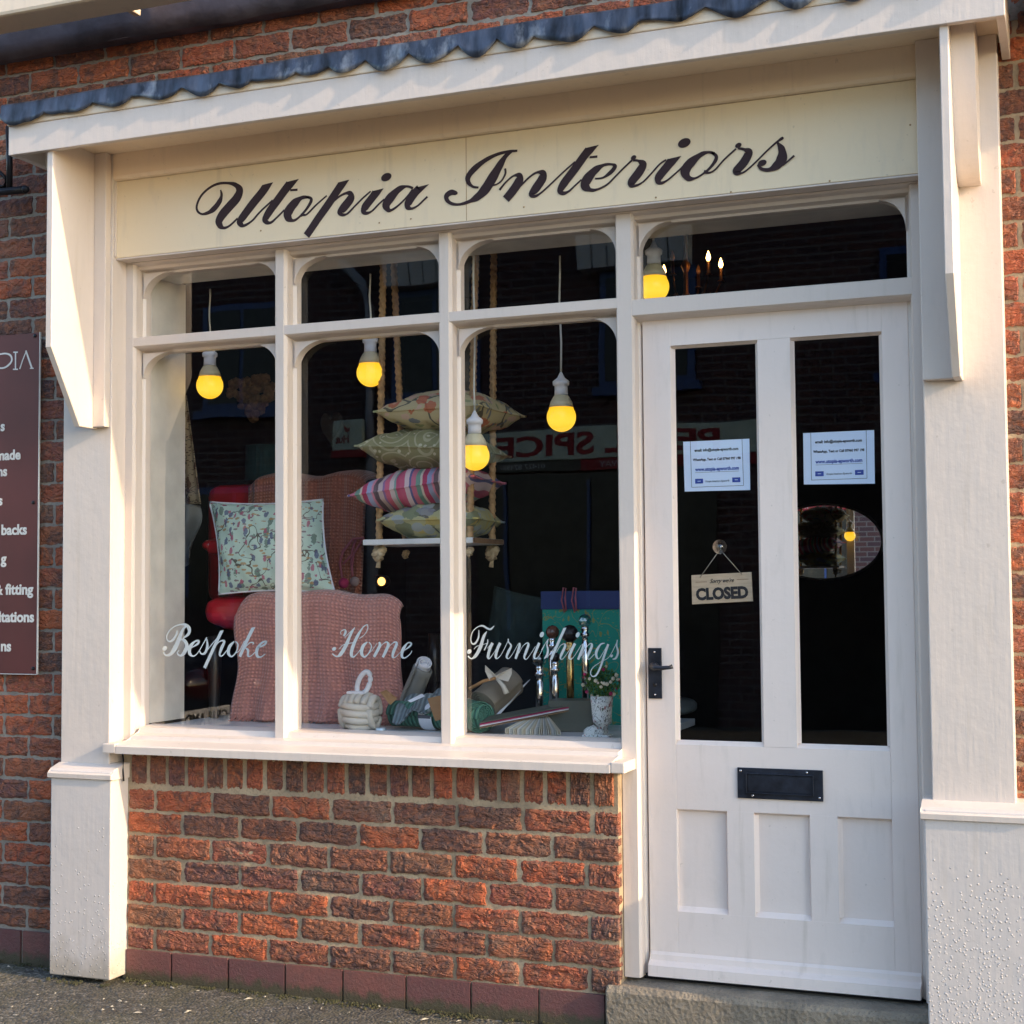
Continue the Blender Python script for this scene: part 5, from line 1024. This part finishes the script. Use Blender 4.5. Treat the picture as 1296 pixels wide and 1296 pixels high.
for i, (dz, mt_) in enumerate(((.0, m_shelf), (.006, m_white), (.011, m_mag), (.016, m_gbox))):
    A = Vector((1.211, 0.13, 0.8559)); Bv = Vector((1.5209, 0.36, 0.915)); Cc = Vector((1.4686, 0.42, 0.9196)); Dd = Vector((1.2182, 0.2, 0.8726))
    mesh('cover', [A - FS.location + Vector((0, 0, dz)), Bv - FS.location + Vector((0, 0, dz)), Cc - FS.location + Vector((0, 0, dz)), Dd - FS.location + Vector((0, 0, dz))], [(0, 1, 2, 3)], mt_, FS).modifiers.new('s', 'SOLIDIFY').thickness = .003
gb0 = (1.3829, 0.3, 0.8476); o = box('storage_box', 0, 1.553 - gb0[0], 0, .12, 0, 0.932 - BZ, m_gbox, None, .002); o.location = (gb0[0], .30, BZ + .0005); o.rotation_euler = (0, 0, .12); tag(o, 'flat olive grey box lying behind the fanned samples', 'box')
# finials
def finial(px_, base, zt, r, mb, label, collar=m_chrome):
    t = thing('curtain_finial', label, 'curtain finial', (base[0], base[1], BZ), 'glass and chrome curtain pole finials'); h = zt - BZ
    ball('glass_ball', (0, 0, h), r, mb, t, sub=2, smooth=False)
    lathe('chrome_post', [(.013, 0), (.013, h - r - .05), (.010, h - r - .045), (.010, h - r - .03), (.016, h - r - .028), (.016, h - r - .018), (.010, h - r - .014), (.014, h - r - .004), (.012, h - r + .006)], (0, 0, 0), collar, t, 20)
finial(0, (1.3173, 0.4, 0.9416), 1.0625, .0275, m_clear, 'clear cut glass finial, leftmost beside the black gap'); finial(0, (1.3661, 0.42, 0.9411), 1.0673, .018, m_black, 'short chrome finial with a black ball between the glass ones')
finial(0, (1.4122, 0.44, 0.9406), 1.1459, .030, m_black, 'tall finial with a large black ball and gold collar', M('brushed_gold', (.5, .34, .14), .25, 1.)); finial(0, (1.4557, 0.47, 0.992), 1.1875, .0235, m_clear, 'tall clear glass finial in front of the teal gift box')
finial(0, (1.3296, 0.5, 0.9615), 1.1491, .024, M('bronze_glass', (.12, .05, .035), .15), 'bronze brown ball finial behind the short chrome one')
# gift box with navy lid
g0 = (1.2603, 0.58, 0.9278); gw = 1.5876 - g0[0]; GB = thing('gift_box', 'tall teal gift box with gold leaf print and navy lid', 'gift box', (g0[0], .58, BZ))
zt1, zt2 = 1.2255 - BZ, 1.2879 - BZ; box('box_body', .004, gw, 0, .16, 0, zt1, m_teal, GB, .001); box('box_lid', 0, gw + .004, -.004, .164, zt1, zt2, m_navy, GB, .001)
for xx in (1.3483, 1.3856):
    q = xx - g0[0]; tube('ribbon_handle', [(q, -.008, zt1 - .01), (q - .006, -.02, zt1 + .03), (q + .001, -.02, zt2 + .012), (q + .010, -.02, zt2 + .010), (q + .007, -.02, zt1 + .04), (q + .006, -.008, zt1 - .005)], .003, m_pinkr, GB, 6)
# boot vase with posy
bp = Vector((1.6073, .17, BZ)); BV = thing('boot_vase', 'white ceramic welly boot vase with tiny red flowers', 'vase', tuple(bp)); bh = 0.961 - BZ
tube('boot', [(0, 0, bh), (0, 0, bh * .8), (0, 0, bh * .55), (.001, 0, bh * .36), (-.003, 0, bh * .24), (-.014, 0, bh * .16), (-.030, -.003, bh * .125), (-.045, -.006, bh * .11), (-.056, -.008, bh * .10)], .03, m_boot, BV, 22, rs=[.036, .033, .031, .029, .0275, .024, .020, .018, .009])
box('boot_sole', -.060, .030, -.024, .02, 0, .010, m_boot, BV, .005)
PO = thing('posy', 'posy of green leaves with tiny pale flowers in the boot vase', 'plant', (bp.x, bp.y, BZ + bh))
V = []; F = []
for i in range(1500):
    u = Vector((R_.gauss(0, 1), R_.gauss(0, 1), R_.gauss(0, 1))).normalized() * (R_.random() ** .4); c = Vector((u.x * .062 + .002, u.y * .05, .042 + u.z * .052)); s = R_.uniform(.003, .0075); a = Vector((R_.uniform(-1, 1), R_.uniform(-1, 1), R_.uniform(-1, 1))).normalized(); bb = a.cross(Vector((.3, .2, 1))).normalized(); b = len(V)
    V += [c - a * s, c + bb * s * .4, c + a * s * 1.3, c - bb * s * .4]; F.append((b, b + 1, b + 2, b + 3))
f_ = mesh('foliage', V, F, m_leaf, PO); f_['kind'] = 'stuff'
for i in range(26):
    u = Vector((R_.gauss(0, 1), -abs(R_.gauss(0, 1)), R_.gauss(0, 1))).normalized(); ball('flower', (u.x * .06, u.y * .05, .044 + u.z * .05), R_.uniform(.004, .0075), m_flower if i % 4 else m_mag, PO, sub=1)
for i in range(7): tube('stem', [(R_.uniform(-.012, .012), R_.uniform(-.01, .01), -.02), (R_.uniform(-.03, .03), R_.uniform(-.02, .02), .05)], .0015, m_leaf, PO, 5)

# ------------------------------------------------------------------ dim things deeper in the shop
hw = (-0.4519, 1.5, 2.1809); HW = thing('heart_wreath', 'dim brown heart shaped wreath of dried petals hanging in the shop', 'wreath', hw); ob = []
for i in range(150):
    t = R_.uniform(0, 6.283); k = R_.random() ** .5; x = 16 * math.sin(t) ** 3 * k; z = (13 * math.cos(t) - 5 * math.cos(2 * t) - 2 * math.cos(3 * t) - math.cos(4 * t)) * k
    ob.append(ball('petal', (x * .0072, R_.uniform(-.03, .02), z * .0072), R_.uniform(.014, .024), M_PET if i else globals().setdefault('M_PET', M('dried_petal', (.30, .17, .10), .9, rnd=True)), None, sub=1, smooth=False))
for o in ob: o.parent = HW
hh = (-0.1569, 1.7, 2.0436); H2 = [(.055 / 16 * 16 * math.sin(t) ** 3, .075 / 14 * (13 * math.cos(t) - 5 * math.cos(2 * t) - 2 * math.cos(3 * t) - math.cos(4 * t))) for t in [k * 2 * math.pi / 36 for k in range(36)]]
o = prism('hanging_heart', H2, -.015, .015, 'y', M('darkened_linen', (.05, .045, .04), .9), None, .006); o.location = hh; tag(o, 'pale fabric heart, coloured dark to look dim, hanging between the chair and the shelf', 'ornament')  # shop gloom put into the colour: pale linen darkened to look faint
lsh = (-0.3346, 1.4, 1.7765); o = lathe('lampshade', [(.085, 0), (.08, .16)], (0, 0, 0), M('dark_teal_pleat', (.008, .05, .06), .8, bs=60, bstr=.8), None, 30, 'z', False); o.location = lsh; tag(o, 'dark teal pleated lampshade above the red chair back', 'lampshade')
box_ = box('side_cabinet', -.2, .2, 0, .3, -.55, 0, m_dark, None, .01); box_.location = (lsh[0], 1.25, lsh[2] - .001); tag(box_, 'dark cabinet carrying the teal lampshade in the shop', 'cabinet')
def drape(u, v):
    a, b, c_, d = Vector((-0.3411, 0.75, 2.0839)), Vector((-0.3039, 0.75, 2.0819)), Vector((-0.2031, 0.7, 1.6393)), Vector((-0.339, 0.75, 1.6457)); p = a.lerp(b, u).lerp(d.lerp(c_, u), v); return p + Vector((0, .006 * math.sin(u * 9), 0))
o = grid('fabric_sample', drape, 16, 16, m_speck, None, .004); tag(o, 'cream sprigged fabric sample hanging at the left of the display', 'fabric sample')
def drape2(u, v):
    a, b, c_, d = Vector((-0.3336, 0.72, 1.6597)), Vector((-0.2307, 0.72, 1.6348)), Vector((-0.2313, 0.7, 1.4286)), Vector((-0.3322, 0.72, 1.3709)); p = a.lerp(b, u).lerp(d.lerp(c_, u), v); return p + Vector((.01 * math.sin(v * 6), .025 * math.sin(u * 7 + v * 4), 0))
o = grid('satin_cloth', drape2, 16, 16, M('grey_satin', (.22, .23, .22), .45), None, .004); tag(o, 'grey satin cloth hanging under the sprigged fabric', 'cloth')
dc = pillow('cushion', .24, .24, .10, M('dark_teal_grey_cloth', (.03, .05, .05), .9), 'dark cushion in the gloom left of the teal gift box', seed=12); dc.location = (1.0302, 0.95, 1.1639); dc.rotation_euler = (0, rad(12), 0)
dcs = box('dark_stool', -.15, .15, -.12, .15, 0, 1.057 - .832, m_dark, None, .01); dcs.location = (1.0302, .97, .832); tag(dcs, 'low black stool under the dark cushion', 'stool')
tt = (1.4726, 1.6656, 0.8); RT = thing('round_table', 'round white table edge seen through the left door pane', 'table', (tt[0] - .47, tt[1] + .05, .1))
lathe('table_top', [(.50, .68), (.51, .69), (.51, .71), (.50, .72)], (0, 0, 0), M('grey_white_table', (.55, .6, .6), .4), RT, 48); lathe('table_leg', [(.2, 0), (.2, .02), (.03, .06), (.03, .68)], (0, 0, 0), m_black, RT, 20)
# chandelier
cc = (1.384, 2.2, 2.7231); CHD = thing('chandelier', 'small brass and crystal chandelier glimpsed through the fanlight', 'chandelier', (cc[0], 2.2, cc[2]))
m_brass = M('old_brass', (.30, .13, .05), .35, .8); m_cry = M('amber_crystal', (.75, .36, .18), .12, .2); m_flame = M('candle_bulb_glow', (1, .8, .5), .4, emit=(1., .56, .18), es=4.)
lathe('stem', [(.006, -.16), (.02, -.15), (.03, -.12), (.012, -.09), (.01, 0), (.022, .03), (.01, .06), (.006, .5)], (0, 0, 0), m_brass, CHD, 12)
for k in range(6):
    a = k * math.pi / 3 + .4; c, s = math.cos(a), math.sin(a); tube('arm', [(0, 0, -.1), (.06 * c, .06 * s, -.14), (.13 * c, .13 * s, -.11), (.16 * c, .16 * s, -.04)], .005, m_brass, CHD, 6)
    lathe('candle', [(.018, -.04), (.008, -.032), (.008, .02)], (.16 * c, .16 * s, 0), m_brass, CHD, 10)
    lathe('candle_bulb', [(.005, .021), (.011, .034), (.008, .05), (.001, .068)], (.16 * c, .16 * s, 0), m_flame if k in (0, 2, 5) else m_cry, CHD, 10)
    for q in range(5):
        f = q / 4; ball('crystal', (.155 * c * f + .01, .155 * s * f, -.13 - .03 * math.sin(f * 3) - .02 * (q % 2)), .0075, m_cry, CHD, (1.2, 1.2, 2.), 1, False)

# ------------------------------------------------------------------ across the street (seen in the glass)
OY = -9.0
OB = thing('brick_building', 'brick building across the street reflected in the shop glass', 'building', (0, OY, 0))
m_opb = None
def mk_opb():
    m, t, p = newmat('dark_red_facade_brick'); tc = N(t, 'TexCoord'); mp = N(t, 'Mapping'); mp.inputs['Rotation'].default_value = (rad(90), 0, 0); t.links.new(tc.outputs['Object'], mp.inputs[0])
    b = N(t, 'TexBrick'); b.inputs['Color1'].default_value = (.095, .04, .037, 1); b.inputs['Color2'].default_value = (.06, .032, .04, 1); b.inputs['Mortar'].default_value = (.14, .125, .12, 1); b.inputs['Scale'].default_value = 1.
    b.inputs['Brick Width'].default_value = .225; b.inputs['Row Height'].default_value = .075; b.inputs['Mortar Size'].default_value = .009; t.links.new(mp.outputs[0], b.inputs[0]); t.links.new(b.outputs[0], p.inputs['Base Color']); p.inputs['Roughness'].default_value = .9; return m
m_opb = mk_opb()
box('wall', -8.6, 3.0, -4, 0, 0, 5.05, m_opb, OB, 0)
box('roof', -8.7, 3.1, -4, .2, 5.05, 5.15, m_opdark, OB, .02)
def opwin(x, z, w_, h_):
    f = box('window', x - w_ / 2, x + w_ / 2, .0, .05, z, z + h_, m_opblue, OB, .005); box('pane', x - w_ / 2 + .07, x - .025, .051, .058, z + .07, z + h_ - .07, m_opdark, f, 0); box('pane', x + .025, x + w_ / 2 - .07, .051, .058, z + .07, z + h_ - .07, m_opdark, f, 0)
    box('window_sill', x - w_ / 2 - .06, x + w_ / 2 + .06, .0, .12, z - .08, z, m_opblue, f, .005)
for x in (-7.6, -5.2, -2.95, -.75, 1.9): opwin(x, 3.2, .95, 1.15)
for x in (-7.6, -5.3): opwin(x, 1.0, 1.2, 1.4)
# boarded hoods over two of the windows
for x0, x1 in ((-3.43, -2.45), (-1.4, -.3)):
    n = 7
    for k in range(n):
        a = x0 + (x1 - x0) * k / n; b = x0 + (x1 - x0) * (k + 1) / n - .012
        prism('hood_board', [(.0, 4.36), (.22, 4.36), (.30, 4.78), (.0, 4.78)], a, b, 'x', m_whiteboardsoff, OB, 0)
    box('hood_cap', x0 - .03, x1 + .02, 0, .33, 4.785, 4.82, m_oppipe, OB, .003)
tube('drainpipe', [(-3.95, .12, 5.05), (-3.95, .12, 4.65), (-3.74, .08, 4.42), (-3.66, .08, 4.2), (-3.66, .08, 0)], .05, m_oppipe, OB, 12)
sg2 = box('shop_sign', -2.55, .35, .0, .06, 2.545, 2.835, m_opsign, OB, .004); text('lettering', 'PEARL SPICE', (-.06, .062, 2.59), .20, m_opred, sg2, 2.22, 'LEFT', '+y', bold=.03)
box('sign_strip', -2.55, -1.43, .0, .05, 2.44, 2.54, m_opdark, sg2, 0); box('sign_strip', -1.43, .35, .0, .05, 2.44, 2.54, m_opred, sg2, 0)
text('lettering', '01427 874981', (-1.78, .053, 2.465), .05, m_whiteboardsoff, sg2, .46, 'LEFT', '+y'); text('lettering', 'TAKEAWAY', (-.72, .053, 2.465), .055, m_whiteboardsoff, sg2, .52, 'LEFT', '+y'); text('lettering', 'INDIAN', (.15, .053, 2.465), .055, m_whiteboardsoff, sg2, .5, 'LEFT', '+y')
box('shopfront_panel', -2.5, -.1, .0, .03, 0, 2.42, m_opdark, OB, 0); box('shopfront_panel', .6, 2.4, .0, .03, 0, 2.3, m_opdark, OB, 0)
for x in (-2.2, -1.35, -.5): box('shopfront_post', x - .015, x + .015, .03, .06, .9, 2.35, m_opblue, OB, 0)
PS = thing('projecting_sign', 'small square takeaway sign across the street, mirrored in the second pane', 'sign', (-3.82, OY + .25, 2.70))
box('sign_box', -.17, .17, -.04, .04, 0, .30, m_opsign, PS, .01); box('sign_band', -.175, .175, -.035, .045, -.07, -.001, m_opred, PS, .004); text('lettering', 'Hut', (.02, .042, .07), .085, m_opred, PS, .15, 'LEFT', '+y', bold=.02)
prism('leaf_mark', [(-.03, .19), (.0, .17), (.03, .19), (.035, .23), (.01, .205), (-.035, .24)], .0405, .043, 'y', m_opred, PS, 0); box('sign_arm', -.02, .02, -.25, -.04, .13, .16, m_black, PS, 0)
# parked car, its rear corner and plate mirrored in the first pane
CR = thing('parked_car', 'dark parked car by the kerb, rear lamp and plate mirrored in the glass', 'car', (-1.97, -3.26, -.13)); m_carp = M('dark_blue_car_paint', (.01, .014, .03), .2, .2, coat=1.)
pro = [(0, .33), (.02, .60), (-.03, .95), (-.14, 1.02), (-.52, 1.40), (-.8, 1.46), (-1.9, 1.47), (-2.3, 1.40), (-2.95, 1.05), (-3.7, .93), (-4.0, .75), (-4.05, .4), (-3.9, .28), (-.15, .25)]
V = []; F = []; st_y = [-.86, -.84, -.70, 0, .70, .84, .86]; tz_ = [0, .35, .9, 1, .9, .35, 0]; n = len(pro)
for yy, k in zip(st_y, tz_):
    for (x, z) in pro: zz = z if z < 1.0 else 1.0 + (z - 1.0) * k; V.append((x * (1 - .0 * (1 - k)) - (.05 * (1 - k) if x > -1 else -.05 * (1 - k)), yy, zz))
for i in range(len(st_y) - 1):
    for j in range(n): F.append((i * n + j, i * n + (j + 1) % n, (i + 1) * n + (j + 1) % n, (i + 1) * n + j))
F += [tuple(range(n)), tuple((len(st_y) - 1) * n + j for j in range(n))[::-1]]
b_ = mesh('body', V, F, m_carp, CR, True); bm = bmesh.new(); bm.from_mesh(b_.data); bmesh.ops.recalc_face_normals(bm, faces=bm.faces); bm.to_mesh(b_.data); bm.free(); b_.modifiers.new('b', 'BEVEL').width = .03
prism('rear_window', [(-.14, 1.05), (-.125, 1.06), (-.47, 1.38), (-.485, 1.37)], -.62, .62, 'y', m_opdark, CR, 0) if False else mesh('rear_window', [(-.15, -.66, 1.05), (-.15, .66, 1.05), (-.50, .58, 1.385), (-.50, -.58, 1.385)], [(0, 1, 2, 3)], m_opdark, CR)
m_lamp = M('red_lamp_lens', (.035, .002, .004), .15, coat=1.)
for s in (-1, 1):
    ball('rear_lamp', (-.06, s * .74, .80), .11, m_lamp, CR, (.6, 1.3, .9))
    for wx in (-.75, -3.25): lathe('wheel', [(.30, -.1), (.31, -.08), (.31, .08), (.30, .1), (.18, .1), (.02, .08)], (wx, s * .74, .31), m_black, CR, 28, 'y')
ball('brake_lamp', (-.03, -.02, .86), .21, m_lamp, CR, (.35, 1.05, .5)); npl = box('number_plate', .022, .034, -.27, .27, .60, .715, m_white, CR, .003); text('plate_lettering', 'GR15 AMD', (.036, -.24, .62), .075, m_ink, npl, .48, 'LEFT', '+x', bold=.02)
# neighbour's canopy just out of frame on the right
nb = thing('neighbour_canopy', 'cream timber shop canopy next door at the right edge of the frame', 'canopy', (3.35, 0, 2.84)); box('fascia', -.44, .42, -.34, -.315, -.0, .10, m_soff, nb, .003); box('soffit', -.43, .41, -.314, -.001, .03, .05, m_soff, nb, .001); box('canopy_end', -.44, -.415, -.3145, -.001, .0, .10, m_soff, nb, .002)
print('objects', len(bpy.data.objects), 'tris', sum(len(o.data.polygons) for o in bpy.data.objects if o.type == 'MESH'))
